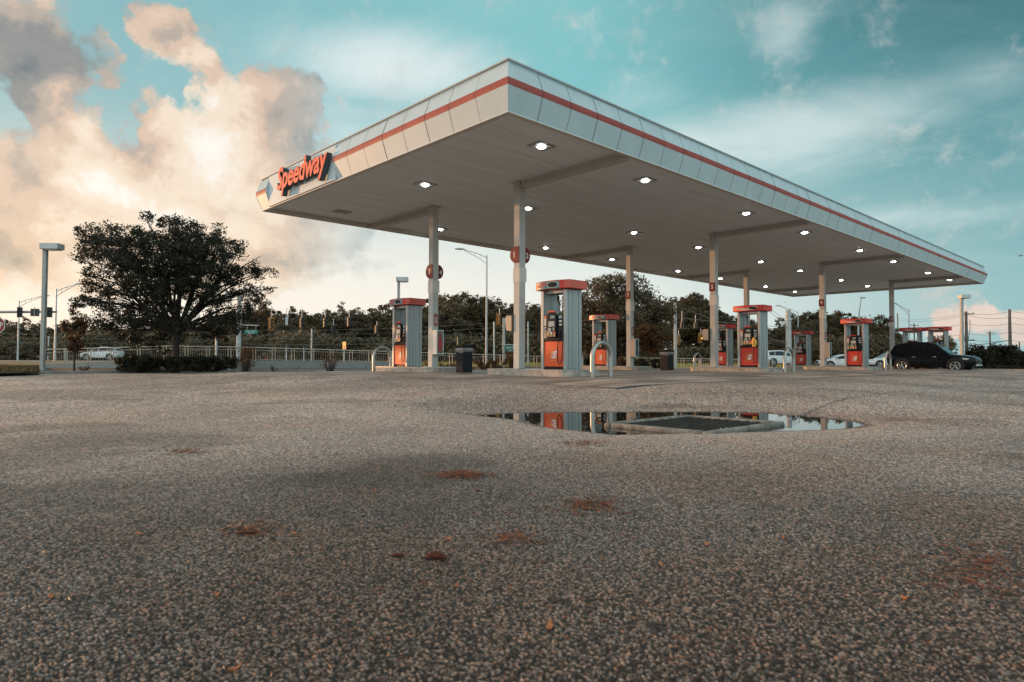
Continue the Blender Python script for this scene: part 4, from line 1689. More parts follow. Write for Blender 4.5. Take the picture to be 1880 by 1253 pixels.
sp1, b1, h1 = pole(438, 60, 540, .23, 'thick concrete pole right of the oak carrying the green street sign')
sp2, b2_, h2_ = pole(925, 64, 584, .15, 'concrete pole left of the first pillar behind the railing')
sp2b, _, _ = pole(969.5, 66, 590, .10, 'thin grey pole just right of the first pillar')
sp3, b3, h3 = pole(1240, 62, 556, .17, 'white concrete pole behind the litter bin between pillars 7 and 5')
sp4, b4, h4 = pole(1448, 72, 569, .34, 'thick weathered concrete pole right of the yellow bagged pump')
pole(572, 58, 604, .07, 'thin grey post behind the railing under the signals', 'thin_post', 'galv', 'post', group='thin posts behind the railing')
pole(907, 70, 591, .10, 'thin grey pole with guy wires left of the first pillar', 'thin_post', 'galv', 'post', group='thin posts behind the railing')
pole(1320, 68, 622, .085, 'thin grey post behind the railing left of pillar 5', 'thin_post', 'galv', 'post', group='thin posts behind the railing')
pole(89, 80, 618, .10, 'thin far post just right of the left lot lamp', 'thin_post', 'galv', 'post', group='thin posts behind the railing')

# street name signs
for (px, s, py0, py1, x0, x1, lab, l1, l2) in ((438, 60, 606, 613.5, 449, 473, 'green street name sign hanging right of the thick concrete pole', 'Land O Lakes', 'BLVD'), (925, 64, 635, 646, 928, 945, 'small green street sign partly hidden by the first pillar', 'Land O', 'Lakes')):
    a = Vector(ons(x0, py1, s - .3))
    t = thing('street_name_sign', lab, 'sign', a, rz_r, 'green street name signs')
    wd = (x1 - x0) / FPX * s
    hh = (py1 - py0) / FPX * s
    mb = MB()
    mb.box2((0, 0, 0), (wd, .03, hh))
    mb.build('sign_plate', M['green_sign'], t)
    mb = MB()
    put_text(mb, l1, (wd * .1, -.004, hh * .52), (1, 0, 0), (0, 0, 1), w=wd * .8, h=hh * .36)
    put_text(mb, l2, (wd * .28, -.004, hh * .10), (1, 0, 0), (0, 0, 1), w=wd * .44, h=hh * .26)
    mb.build('lettering', M['white'], t)
    mb = MB()
    zz = hh + .45 if px == 438 else hh + .12
    mb.tube([(-.45, .02, zz), (wd * 1.05, .02, zz - .05)], .045, 6)
    mb.tube([(wd * .2, .015, hh), (wd * .2, .015, zz)], .02, 5)
    mb.tube([(wd * .85, .015, hh), (wd * .85, .015, zz)], .02, 5)
    mb.build('bracket', M['galv'], t)


def signal(px, y0, y1, s, hang, label, lit=False, back=False, faceaway=True, w=.34):
    c = Vector(ons(px, y1, s))
    t = thing('traffic_signal', label, 'traffic light', c, rz_r + .5, 'traffic signals')
    h = (y1 - y0) / FPX * s
    mb = MB()
    mb.box2((-w / 2, -.12, 0), (w / 2, .12, h))
    hs = mb.build('housing', M['signal'] if not back else M['signal_y'], t, bevel=.02)
    if back:
        mb = MB()
        mb.box2((-w * .85, .121, -.15), (w * .85, .135, h + .15))
        mb.build('backplate', M['signal_y'], t)
    for k in range(3):
        zc = h * (k + .5) / 3
        mb = MB()
        n = 10
        a0 = np.linspace(-.2, math.pi + .2, n)
        r = h / 3 * .42
        vs = []
        for d_ in (-.12, -.12 - .26):
            vs += [(r * math.cos(a), d_, zc + r * math.sin(a)) for a in a0]
        mb.add(vs, [(i, i + 1, n + i + 1, n + i) for i in range(n - 1)])
        mb.build('visor', M['signal'], t)
        mb = MB()
        mb.disc((0, -.121, zc), (0, -1, 0), r * .9, .02, 14)
        mb.build('lens', M['amber'] if (lit and k == 1) else M['lens'], t)
    if hang is not None:
        hz = zpix(px, hang, s) - c.z
        MB().tube([(0, 0, h), (0, 0, hz)], .035, 6).build('hanger', M['galv'], t)
    return t


signal(498, 585, 604.5, 64, 561, 'traffic signal on the span wires, first right of the green street sign', back=True)
signal(554, 584, 602.5, 64, 565, 'traffic signal on the span wires, second right of the green street sign')
signal(597, 584, 601.5, 64, 570, 'traffic signal on the span wires, third right of the green street sign')
signal(612, 598, 611, 60, 586, 'low dark traffic signal just right of the third span wire signal')
signal(641, 583, 600, 64, 571, 'traffic signal on the span wires left of the left pump')
signal(692, 598, 612, 60, 590, 'low dark traffic signal beside the left edge of the left pump')
signal(917, 578, 596, 62, 566, 'traffic signal with orange backplate left of the first pillar', back=True)
signal(1252, 591, 603, 66, 571, 'dark traffic signal right of the white concrete pole, upper left one')
signal(1277, 593, 604, 66, 578, 'dark traffic signal right of the white concrete pole, upper right one')
signal(1246, 617, 631, 70, 607, 'low traffic signal touching the white concrete pole', back=True)
signal(1287, 614, 627.5, 70, 604, 'traffic signal showing an amber light left of pillar 5', lit=True, back=True)
# back of a sign on the span wire
c = Vector(ons(526, 597, 64))
t = thing('hanging_sign', 'grey back of a small sign hanging between two span wire signals', 'sign', c, rz_r)
MB().box2((-.12, 0, 0), (.13, .02, .75)).build('plate', M['galv'], t)
MB().tube([(0, .01, .75), (0, .01, 1.7)], .03, 6).build('hanger', M['galv'], t)

# mast arm at the left edge
s = 52
pL, pR = ons(-140, 573.5, s), ons(104, 573, s)
t = thing('signal_mast', 'dark horizontal signal mast arm reaching in from the left edge', 'signal mast', at(-140, s, -.3))
b0 = Vector(t.location)
MB().tube([(0, 0, 0), (0, 0, pL[2] + 1.2)], [.2, .15], 12).build('mast', M['pole_paint'], t)
MB().tube([Vector(pL) - b0, Vector(pR) - b0], [.14, .085], 10).build('arm', M['pole_paint'], t)
for px, lab in ((36, 'traffic signal on the mast arm left of the lot lamp'), (91, 'traffic signal on the mast arm right of the lot lamp')):
    signal(px, 564.5, 583, s - .25, None, lab)
c = Vector(ons(64, 581, s - .2))
t = thing('mast_sign', 'dark wide sign seen from behind on the mast arm', 'sign', c, rz_r)
MB().box2((-.36, 0, 0), (.34, .03, .60)).build('plate', M['signal'], t)
MB().tube([(-.02, -.03, -.02), (-.02, -.03, .75)], .025, 6).build('bracket', M['galv'], t)

# stop sign cut by the left edge
s = 33
c = Vector(ons(-8, 597.5, s))
t = thing('stop_sign', 'red octagonal stop sign cut by the left edge of the picture', 'sign', (c.x, c.y, -.2), rz_r)
zc = c.z + .2
MB().tube([(0, .03, 0), (0, .03, zc + .3)], .035, 8).build('post', M['galv'], t)
R_ = .50
mb = MB()
mb.prism([(R_ * math.cos(math.pi / 8 + k * math.pi / 4), -.01, zc + R_ * math.sin(math.pi / 8 + k * math.pi / 4)) for k in range(8)], (0, .02, 0), 1)
mb.prism([(R_ * .93 * math.cos(math.pi / 8 + k * math.pi / 4), -.014, zc + R_ * .93 * math.sin(math.pi / 8 + k * math.pi / 4)) for k in range(8)], (0, .003, 0), 0)
put_text(mb, 'STOP', (-.36, -.0155, zc - .16), (1, 0, 0), (0, 0, 1), w=.72, h=.32, m=1, bold=.01)
mb.build('sign_face', [M['sign_red'], M['white']], t)

# pedestrian heads and small posts behind the railing
for (px, y0, lab) in ((526, 634, 'short white pedestrian signal post behind the red car, left one'), (558, 636, 'short white pedestrian signal post behind the red car, right one'), (120, 634, 'short pedestrian signal post near the young tree')):
    b0 = Vector(at(px, 56, .05))
    t = thing('pedestrian_signal', lab, 'post', b0, rz_r, 'pedestrian signal posts')
    h = zpix(px, y0, 56) - .05
    MB().tube([(0, 0, 0), (0, 0, h)], .055, 8).build('post', M['galv'], t)
    MB().box((.14, 0, h - .12), (.30, .2, .3)).build('signal_box', M['signal'], t, bevel=.02)
b0 = Vector(at(632, 54, .0))
t = thing('sunlit_sign', 'narrow sign post with painted sunlit glow behind the railing left of the left pump', 'post', b0, rz_r)
h = zpix(632, 628, 54)
MB().tube([(0, 0, 0), (0, 0, h - .3)], .06, 8).build('post', M['galv'], t)
MB().box2((-.13, -.03, h - .62), (.13, .03, h)).build('sunlit_sign_face', mat('painted_sunlit_glow', (.95, .42, .12), .5, emit=(1, .42, .1), estr=.9), t, bevel=.01)  # no lamp: sunlight on a white sign, put into colour and emission


# utility poles on the right with crossarms
def upole(px, s, ytop, label, r=.16, arms=(.35,), zb=-.3):
    b0 = Vector(at(px, s, zb))
    t = thing('utility_pole', label, 'utility pole', b0, rz_r, 'wooden utility poles')
    h = zpix(px, ytop, s) - zb
    MB().tube([(0, 0, 0), (0, 0, h)], [r, r * .7], 10).build('shaft', M['wood'], t)
    mb = MB()
    for a in arms:
        mb.box((0, -r, h - a), (1.5, .09, .11))
        for xx in (-.65, .65):
            mb.tube([(xx, -r, h - a + .05), (xx, -r, h - a + .22)], .035, 6)
    mb.build('crossarm', M['wood'], t)
    return b0, h


upole(1775, 72, 572, 'utility pole with curved conduits just right of the right lot lamp', r=.19, arms=(.3, 3.2))
upole(1855, 66, 568, 'tall utility pole near the right edge', r=.18, arms=())
upole(1818, 120, 609, 'short far utility pole between the two tall poles on the right', r=.2, arms=(.3,))
upole(1649, 120, 575, 'thin far utility pole just right of the last pillar', r=.14, arms=())
upole(1679, 120, 594, 'thin far utility pole seen between the pump tops on the right', r=.16, arms=(.4,))
upole(1872, 130, 628, 'small far utility pole at the right edge', r=.18, arms=())
b0 = Vector(at(1775, 71.4, 2.0))
t = thing('cable_loop', 'pair of curved cable conduits on the utility pole beside the right lot lamp', 'conduit', b0, rz_r)
for s_ in (-1, 1):
    MB().tube([(s_ * .05, 0, 0), (s_ * .28, 0, 1.4), (s_ * .42, 0, 2.2), (s_ * .40, 0, 3.1)], .03, 6).build('conduit', M['wood'], t)

# diamond warning sign seen nearly edge on
c = Vector(ons(1764, 620, 52))
t = thing('diamond_sign', 'orange diamond road sign seen nearly edge on behind the right lot lamp', 'sign', (c.x, c.y, -.3), rz_r + RAD(62))
zc = c.z + .3
MB().tube([(0, .05, 0), (0, .05, zc)], .04, 8).build('post', M['galv'], t)
MB().prism([(-.78, 0, zc), (0, 0, zc - .78), (.78, 0, zc), (0, 0, zc + .78)], (0, .02, 0)).build('sign_face', M['amber_sign'], t)


def cable(a, b_, sa, sb, label, sag=.3, r=.018, group='overhead cables'):
    P, Q = Vector(ons(*a, sa)), Vector(ons(*b_, sb))
    o0 = P.copy()
    pts = [P.lerp(Q, f) - o0 - Vector((0, 0, sag * 4 * f * (1 - f))) for f in np.linspace(0, 1, 13)]
    return tag(MB().tube(pts, r, 5).build('overhead_cable', M['cable'], None, loc=o0), label, 'cable', group)


for i, (ya, yb) in enumerate(((607, 592), (615, 601), (622, 610), (632, 622))):
    cable((438, ya), (925, yb), 60, 64, '%s of the four span wires between the two concrete poles on the left' % ['topmost', 'second', 'third', 'lowest'][i], .25, .012)
for i, (ya, yb) in enumerate(((610, 607), (618, 615), (626, 623))):
    cable((-80, ya), (438, yb), 60, 60, '%s cable passing behind the big oak' % ['upper', 'middle', 'lower'][i], .3, .011)
cable((1241, 562), (1448, 632), 62, 72, 'sloping cable falling right from the white concrete pole', .1, .025)
cable((1241, 583), (1448, 601), 62, 72, 'span wire right of the white concrete pole', .1, .025)
cable((1405, 560), (1448, 590), 80, 72, 'sloping cable left of the thick weathered pole', .1, .02)
cable((1403, 563), (1445, 598), 80, 72, 'second sloping cable left of the thick weathered pole', .1, .02)
cable((1242, 604), (1290, 601), 64, 68, 'short cable above the amber signal', .02, .02)
wl = ['top', 'second', 'third', 'fourth', 'fifth']
for i, (ya, yb, yc) in enumerate(((575, 572, 571), (579, 583, 582), (594, 594, 593), (612, 610, 611), (622, 625, 626))):
    cable((1640, ya + 8), (1775, ya), 110, 72, '%s cable left of the utility pole beside the right lot lamp' % wl[i], .5, .017)
    cable((1775, ya), (1855, yb), 72, 66, '%s cable between the two tall utility poles on the right' % wl[i], .25, .017)
    cable((1855, yb), (1990, yc), 66, 60, '%s cable leaving the right edge from the tall pole' % wl[i], .3, .017)
cable((1700, 640), (1855, 625), 90, 66, 'thick low cable running down left from the tall right pole', .2, .04)


# ------------------------------------------------------------------ trees
def leaves(centers, radii, per, size, rng_, flat=.75):
    n = len(centers) * per
    c = np.repeat(centers, per, 0)
    rad = np.repeat(radii, per)[:, None]
    d = rng_.normal(size=(n, 3))
    d /= np.linalg.norm(d, axis=1)[:, None]
    rr_ = rng_.random(n)[:, None] ** .45
    p = c + d * rr_ * rad * np.array([1, 1, flat])
    a = rng_.normal(size=(n, 3))
    a /= np.linalg.norm(a, axis=1)[:, None]
    b_ = np.cross(a, rng_.normal(size=(n, 3)))
    b_ /= np.linalg.norm(b_, axis=1)[:, None]
    sz = size * (.55 + .9 * rng_.random(n))[:, None]
    V = np.stack([p - a * sz, p - b_ * sz * .45, p + a * sz, p + b_ * sz * .45], 1).reshape(-1, 3)
    return V, np.arange(4 * n).reshape(-1, 4)


def tree_parts(lobes, nclump, per, leaf, cr, fork, tr, seed, mleaf, name='crown', trunk_lean=(0, 0), inner=.35):
    """crown lobes = (cx, cy, cz, rx, ry, rz); returns (trunk MB, crown V, F)"""
    r = np.random.default_rng(seed)
    vol = np.array([l[3] * l[4] * l[5] for l in lobes]) ** .75
    vol = vol / vol.sum()
    idx = r.choice(len(lobes), nclump, p=vol)
    d = r.normal(size=(nclump, 3))
    d /= np.linalg.norm(d, axis=1)[:, None]
    rho = r.random(nclump)[:, None] ** inner
    L = np.array(lobes)[idx]
    C = L[:, :3] + d * rho * L[:, 3:]
    rad = cr * (.55 + .8 * r.random(nclump))
    tb = MB()
    fk = Vector((trunk_lean[0], trunk_lean[1], fork))
    tb.tube([(0, 0, -.15), (trunk_lean[0] * .1, trunk_lean[1] * .1, fork * .25), (trunk_lean[0] * .5, trunk_lean[1] * .5, fork * .65), tuple(fk)], [tr * 1.35, tr, tr * .9, tr * .85], 9)
    for li, l in enumerate(lobes):
        ce = Vector(l[:3])
        k0 = fk + Vector((r.normal() * .05, r.normal() * .05, -.25 * r.random()))
        mid = k0.lerp(ce, .5) + Vector((r.normal() * .25, r.normal() * .25, .12 * (ce - k0).length))
        limb = [k0, k0.lerp(mid, .55) + Vector((r.normal() * .1, r.normal() * .1, 0)), mid, mid.lerp(ce, .6), ce]
        tb.tube(limb, [tr * .50, tr * .36, tr * .25, tr * .15, tr * .07], 6)
        for ci in np.where(idx == li)[0]:
            f = .35 + .6 * r.random()
            k = f * 4
            i = min(int(k), 3)
            st_ = limb[i].lerp(limb[i + 1], k - i)
            e = Vector(C[ci])
            m_ = st_.lerp(e, .5) + Vector((r.normal() * .12, r.normal() * .12, .1 * (e - st_).length))
            tb.tube([st_, m_, e], [tr * .13, tr * .08, tr * .03], 4)
    V, F = leaves(C, rad, per, leaf, r)
    return tb, V, F


def tree(name, label, loc, parts, mleaf, group=None, cat='tree', rz=0, sc_=1):
    t = thing(name, label, cat, loc, rz, group)
    t.scale = (sc_, sc_, sc_)
    tb, V, F = parts
    tb.build('trunk', M['bark'], t, angle=60)
    np_mesh('crown', V, F, [M[mleaf]], t)
    return t


# the big oak: lobes measured from the photograph at its distance
SO = 33.0
ob = Vector(at(323, SO, -.2))
rx, ry = Vector((_r0[0], _r0[1], 0)), Vector((_f0[0], _f0[1], 0))


def oakl(px, py, rp_, rz_, dep):
    q = Vector(ons(px, py, SO)) - ob
    q += ry * dep
    k = SO / FPX
    return (q.x, q.y, q.z, rp_ * k, rp_ * k, rz_ * k)


lobes = [oakl(305, 440, 70, 40, 0), oakl(235, 450, 58, 42, -.6), oakl(375, 450, 60, 40, .6), oakl(200, 500, 52, 40, .8), oakl(425, 500, 55, 42, -.7), oakl(315, 500, 72, 48, -1.3), oakl(310, 490, 70, 50, 1.6),
         oakl(190, 555, 45, 26, -.3), oakl(255, 570, 45, 26, 1.0), oakl(455, 535, 38, 34, .3), oakl(390, 555, 48, 30, -1.0), oakl(165, 440, 30, 26, .2), oakl(300, 545, 45, 30, -.8),
         oakl(225, 615, 32, 26, .8), oakl(280, 625, 36, 22, 1.4), oakl(385, 610, 36, 28, 1.2), oakl(450, 580, 28, 22, -.2), oakl(345, 420, 32, 26, 0), oakl(478, 500, 22, 20, .1), oakl(160, 520, 26, 22, .1), oakl(210, 590, 40, 20, -.5), oakl(425, 590, 42, 20, -.8), oakl(150, 475, 18, 22, 0), oakl(495, 497, 12, 8, 0), oakl(320, 405, 20, 12, .3), oakl(180, 600, 22, 18, .5), oakl(250, 580, 40, 18, -1.2), oakl(400, 580, 40, 20, .9), oakl(330, 570, 40, 16, -1.6), oakl(290, 600, 30, 16, -1.8), oakl(225, 540, 50, 30, -1.2), oakl(405, 530, 50, 34, -1.5), oakl(330, 530, 60, 34, -2.2), oakl(370, 590, 36, 18, -1.4), oakl(140, 500, 14, 10, 0), oakl(150, 425, 16, 9, 0), oakl(270, 402, 16, 9, 0), oakl(405, 425, 18, 10, 0), oakl(445, 452, 18, 10, 0), oakl(480, 470, 16, 10, 0), oakl(142, 560, 16, 9, 0), oakl(165, 590, 18, 9, 0), oakl(470, 560, 22, 12, 0), oakl(255, 470, 60, 44, -1.5), oakl(390, 470, 55, 44, -1.8)]
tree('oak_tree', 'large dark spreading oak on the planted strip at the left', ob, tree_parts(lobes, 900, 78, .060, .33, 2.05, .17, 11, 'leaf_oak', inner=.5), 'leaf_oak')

# second oak behind the pumps
SO = 52.0
ob = Vector(at(1135, SO, -.35))
lobes = [oakl(1130, 540, 62, 36, 0), oakl(1075, 570, 42, 36, .5), oakl(1180, 570, 44, 34, -.5), oakl(1200, 600, 34, 28, .3), oakl(1120, 590, 70, 36, -1.2), oakl(1070, 610, 38, 34, -.6), oakl(1215, 575, 24, 22, 0), oakl(1165, 625, 50, 22, .6), oakl(1110, 625, 60, 24, .4)]
tree('oak_tree', 'broad dark oak behind the canopy between the largest pump and the litter bin', ob, tree_parts(lobes, 300, 110, .12, .75, 2.2, .26, 12, 'leaf_far'), 'leaf_far')
ob = Vector(at(1190, 47, -.35))
SO = 47
tree('small_tree', 'small orange brown tree below the dark oak beside pillar 7', ob, tree_parts([oakl(1178, 630, 18, 20, 0), oakl(1205, 628, 20, 20, 0), oakl(1190, 615, 22, 16, .3)], 60, 60, .10, .40, 1.0, .06, 14, 'leaf_dry'), 'leaf_dry')

# young tree beside the left lamp
SO = 31.5
ob = Vector(at(137, SO, -.2))
lobes = [oakl(136, 600, 10, 20, 0), oakl(134, 630, 12, 18, .2), oakl(142, 585, 7, 14, 0), oakl(150, 600, 9, 12, 0), oakl(122, 598, 8, 12, .1), oakl(152, 580, 4, 12, 0), oakl(134, 578, 4, 12, 0)]
tree('young_tree', 'thin young tree standing right of the left lot lamp', ob, tree_parts(lobes, 60, 60, .050, .20, 1.0, .045, 15, 'leaf_dry'), 'leaf_dry')


# shrubs and hedge
def shrub(px, s, y0, y1, wpx, label, mleaf='leaf_hedge', zb=-.17, seed=1, per=90, ncl=40, leaf=.04, group=None, name='shrub', cat='shrub', density=1.0):
    b0 = Vector(at(px, s, zb))
    h = zpix(px, y0, s) - zb
    hw_ = wpx / 2 / FPX * s
    t = thing(name, label, cat, b0, rz_r, group)
    r = np.random.default_rng(seed)
    C = np.stack([(r.random(ncl) * 2 - 1) * hw_, (r.random(ncl) * 2 - 1) * min(hw_, .6), h * (.15 + .75 * r.random(ncl))], -1)
    V, F = leaves(C, (.14 + .16 * r.random(ncl)) * max(min(h, 1.2), .5) * density, per, leaf, r, .9)
    V[:, 2] = np.maximum(V[:, 2], .01)
    tb = MB()
    for c in C:
        tb.tube([(c[0] * .35, c[1] * .35, -.05), (c[0] * .8, c[1] * .8, c[2] * .6), tuple(c)], [.014, .01, .005], 4)
    tb.build('stems', M['bark'], t)
    np_mesh('foliage', V, F, [M[mleaf]], t)
    return t


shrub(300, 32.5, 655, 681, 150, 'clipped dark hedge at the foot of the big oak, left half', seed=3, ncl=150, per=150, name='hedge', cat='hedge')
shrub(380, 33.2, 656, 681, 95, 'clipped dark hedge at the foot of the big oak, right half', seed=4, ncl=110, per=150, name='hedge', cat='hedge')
shrub(249, 32, 650, 681, 55, 'rounded dark shrub at the left end of the hedge', seed=5, ncl=55, per=120)
shrub(452, 33.8, 637, 680, 26, 'tall reddish shrub in front of the low wall below the green sign', 'leaf_dry', seed=6, ncl=40, per=45, leaf=.035)
shrub(607, 35.5, 648, 679, 26, 'sparse bare shrub in front of the low wall', 'leaf_dry', seed=7, ncl=34, per=22, leaf=.03)
shrub(502, 34.5, 668, 680, 14, 'tiny dry twig plant at the foot of the low wall', 'leaf_dry', seed=8, ncl=10, per=10, leaf=.03)
shrub(155, 31.5, 675, 682, 12, 'tiny dry plant below the white wagon', 'leaf_dry', seed=9, ncl=10, per=25, leaf=.03)
shrub(815, 34, 664, 680, 70, 'low sparse bush behind the litter bin, left of it', 'leaf_dry', seed=20, ncl=40, per=26, leaf=.04)
shrub(900, 36, 661, 679, 60, 'low dry bush just left of the first pillar', 'leaf_dry', seed=21, ncl=46, per=60, leaf=.04)
shrub(940, 37, 645, 678, 16, 'small orange topped bush hidden behind the first pillar', 'leaf_dry', seed=22, ncl=22, per=50, leaf=.04)
shrub(1078, 40, 655, 678, 30, 'dark clipped bush right of the largest pump', seed=23, ncl=40, per=90, leaf=.05)
shrub(1145, 41, 656, 676, 40, 'bush with reddish leaves beside pillar 7', 'leaf_dry', seed=24, ncl=40, per=90, leaf=.05)
shrub(1195, 43, 659, 676, 60, 'low dark bush in front of the railing right of pillar 7', seed=25, ncl=50, per=90, leaf=.05)
shrub(1822, 62, 634, 675, 78, 'rounded dark bush right of the black car', seed=26, ncl=130, per=110, leaf=.09, density=1.5)
shrub(1872, 72, 645, 676, 60, 'dark bushes at the right edge', seed=27, ncl=110, per=100, leaf=.10, density=1.3)
shrub(1790, 66, 669, 677, 60, 'low dark scrub behind the nose of the black car', seed=28, ncl=70, per=80, leaf=.08)
shrub(1850, 58, 673, 679, 90, 'strip of low dark scrub along the right kerb', seed=29, ncl=90, per=80, leaf=.07)

# far treeline: a few crowns and pines, copied with their parts
protos = []


def proto(kind, seed):
    r = np.random.default_rng(seed)
    if kind == 'round':
        lb = [(r.normal() * 1.6, r.normal() * 1.4, 4.5 + r.random() * 3.2, 1.5 + r.random(), 1.5 + r.random(), 1.3 + .9 * r.random()) for _ in range(9)] + [(0, 0, 3.2, 3.2, 3, 1.8), (0, 0, 8.0, 1.5, 1.5, 1.4)]
        return tree_parts(lb, 150, 55, .20, .75, 2.5, .20, seed, 'leaf_far')
    if kind == 'tall':
        lb = [(r.normal() * 1.0, r.normal() * 1.0, 5.5 + r.random() * 3.6, 1.3 + .6 * r.random(), 1.3, 1.0 + .6 * r.random()) for _ in range(7)] + [(0, 0, 9.0, 1.2, 1.2, 1.0)]
        return tree_parts(lb, 95, 55, .19, .62, 4.2, .15, seed, 'leaf_far')
    lb = [(r.normal() * .8, r.normal() * .8, 5 + k * .75, 1.7 - k * .16, 1.5 - k * .15, .4) for k in range(7)] + [(0, 0, 10, .4, .4, .5)]
    return tree_parts(lb, 60, 50, .15, .42, 8.5, .14, seed, 'leaf_far')


PK = [('round', 41), ('round', 42), ('round', 43), ('tall', 44), ('tall', 45), ('pine', 46), ('pine', 47)]
pdata = {}
hold = []
tops = [(-60, 592), (-20, 600), (15, 596), (42, 590), (75, 597), (110, 600), (150, 606), (190, 604), (240, 598), (290, 596), (340, 594), (390, 590), (430, 582), (470, 574), (500, 578), (535, 574), (565, 584), (600, 580), (630, 566), (655, 576), (690, 572), (720, 566), (760, 570), (800, 556), (835, 552), (862, 556), (900, 562), (940, 566), (975, 578), (1010, 572), (1050, 574), (1100, 570), (1180, 574), (1235, 562), (1262, 554), (1290, 558), (1320, 586), (1345, 590), (1372, 594), (1400, 600), (1432, 592), (1462, 586), (1490, 582), (1520, 584), (1545, 582), (1572, 590), (1600, 592), (1622, 604)]
anch = [(20, 'behind the stop sign at the left edge'), (95, 'left of the left lot lamp'), (215, 'behind the young tree and the white wagon'), (420, 'behind the big oak'), (485, 'right of the thick pole with the green sign'), (580, 'above the red car'), (665, 'left of the left pump'), (790, 'behind the left pump'), (880, 'above the nearest litter bin'), (985, 'behind the first pillar'), (1230, 'behind the dark oak'), (1305, 'between the white pole and pillar 5'), (1420, 'behind the yellow bagged pump'), (1510, 'right of the thick weathered pole'), (1640, 'behind the dark red pump')]
kn = {'round': 'bushy tree', 'tall': 'slim tall tree', 'pine': 'thin pine'}
rr = random.Random(12)
cnt = 0
for row in (0, 1, 2):
    for i, (px, yt) in enumerate(tops):
        if row == 1:
            px = px + 20
            yt = yt + 8 + rr.uniform(0, 8)
            if px > 1640:
                continue
        if row == 2:
            px = px + rr.uniform(-10, 10)
            yt = 630 + rr.uniform(-8, 6)
        s = {0: 112, 1: 104, 2: 96}[row] + rr.uniform(-4, 4)
        if px > 1250:
            s *= .92
        pine = row == 0 and (px in (42, 75, 535, 630, 655, 720, 1432, 1345))
        k = (5 + cnt % 2) if pine else ((cnt % 3) if (row or px < 1200 or px > 1400) else 3 + cnt % 2)
        if row == 2:
            k = cnt % 3
            if 1180 < px < 1330:
                continue
        cnt += 1
        kind = PK[k][0]
        an = next((a for lim, a in anch if px < lim), anch[-1][1])
        lab = '%s %s in the treeline %s' % ({0: 'tall', 1: 'shorter', 2: 'low'}[row] if kind != 'tall' else 'straight', kn[kind], an)
        nat = {'round': 9.6, 'tall': 10.4, 'pine': 10.8}[kind]
        zb = .15 if px < 700 else .0
        h = (zpix(px, yt, s) - zb) * (1.16 if row < 2 else 1.0)
        k_s = h / nat
        loc = at(px, s, zb)
        nm = {'round': 'far_tree', 'tall': 'far_tree', 'pine': 'pine_tree'}[kind]
        if k not in pdata:
            t = tree(nm, lab, loc, proto(kind, PK[k][1]), 'leaf_far' if k not in (1, 4) else 'leaf_warm', 'trees in the far treeline', 'tree', 0, k_s)
            pdata[k] = t
        else:
            t = dup(pdata[k])
            t.location = loc
            t['label'] = lab
        wsc = k_s * (1.15 if row < 2 else 1.9) if kind == 'round' else k_s
        t.scale = (wsc * rr.uniform(.9, 1.2), wsc * rr.uniform(.9, 1.2), k_s)
        t.rotation_euler = (0, 0, rr.uniform(0, 6.28))
# low undergrowth closing the foot of the treeline
bl = [(r_[0], r_[1], r_[2], 1.6, 1.6, 1.1) for r_ in ((0, 0, 1.2), (1.8, .3, 1.0), (-1.7, -.2, 1.1), (.8, 1.0, 1.7), (-.9, .6, 1.9), (2.9, 0, .8), (-2.9, .2, .8))]
bproto = None
px = -120
i = 0
while px < 1660:
    s = 88 + rr.uniform(-5, 5)
    an = next((a for lim, a in anch if px < lim), anch[-1][1])
    lab = 'low undergrowth bush ' + an
    loc = at(px, s, .05)
    if bproto is None:
        bproto = t = tree('undergrowth_bush', lab, loc, tree_parts(bl, 70, 60, .17, .75, .5, .06, 91, 'leaf_far'), 'leaf_far', 'undergrowth bushes of the treeline', 'bush')
    else:
        t = dup(bproto)
        t.location = loc
        t['label'] = lab
    k = rr.uniform(.85, 1.3) * (1.15 if px < 1180 or px > 1330 else .8)
    t.scale = (k * 1.2, k * 1.2, k)
    t.rotation_euler = (0, 0, rr.uniform(0, 6.28))
    px += 31
    i += 1
# sparse trees behind the right pumps
for px, yt, s, k, lab in ((1625, 606, 90, 1, 'warm leafy tree right of the dark red pump'), (1735, 612, 150, 0, 'small far tree behind the right pump tops'), (1655, 610, 150, 2, 'small far tree left of the right pump tops')):
    t = dup(pdata[k])
    t.location = at(px, s, -.1)
    t['label'] = lab
    h = (zpix(px, yt, s) + .1) / 9.6
    t.scale = (h, h, h)
    t.rotation_euler = (0, 0, 2.1)

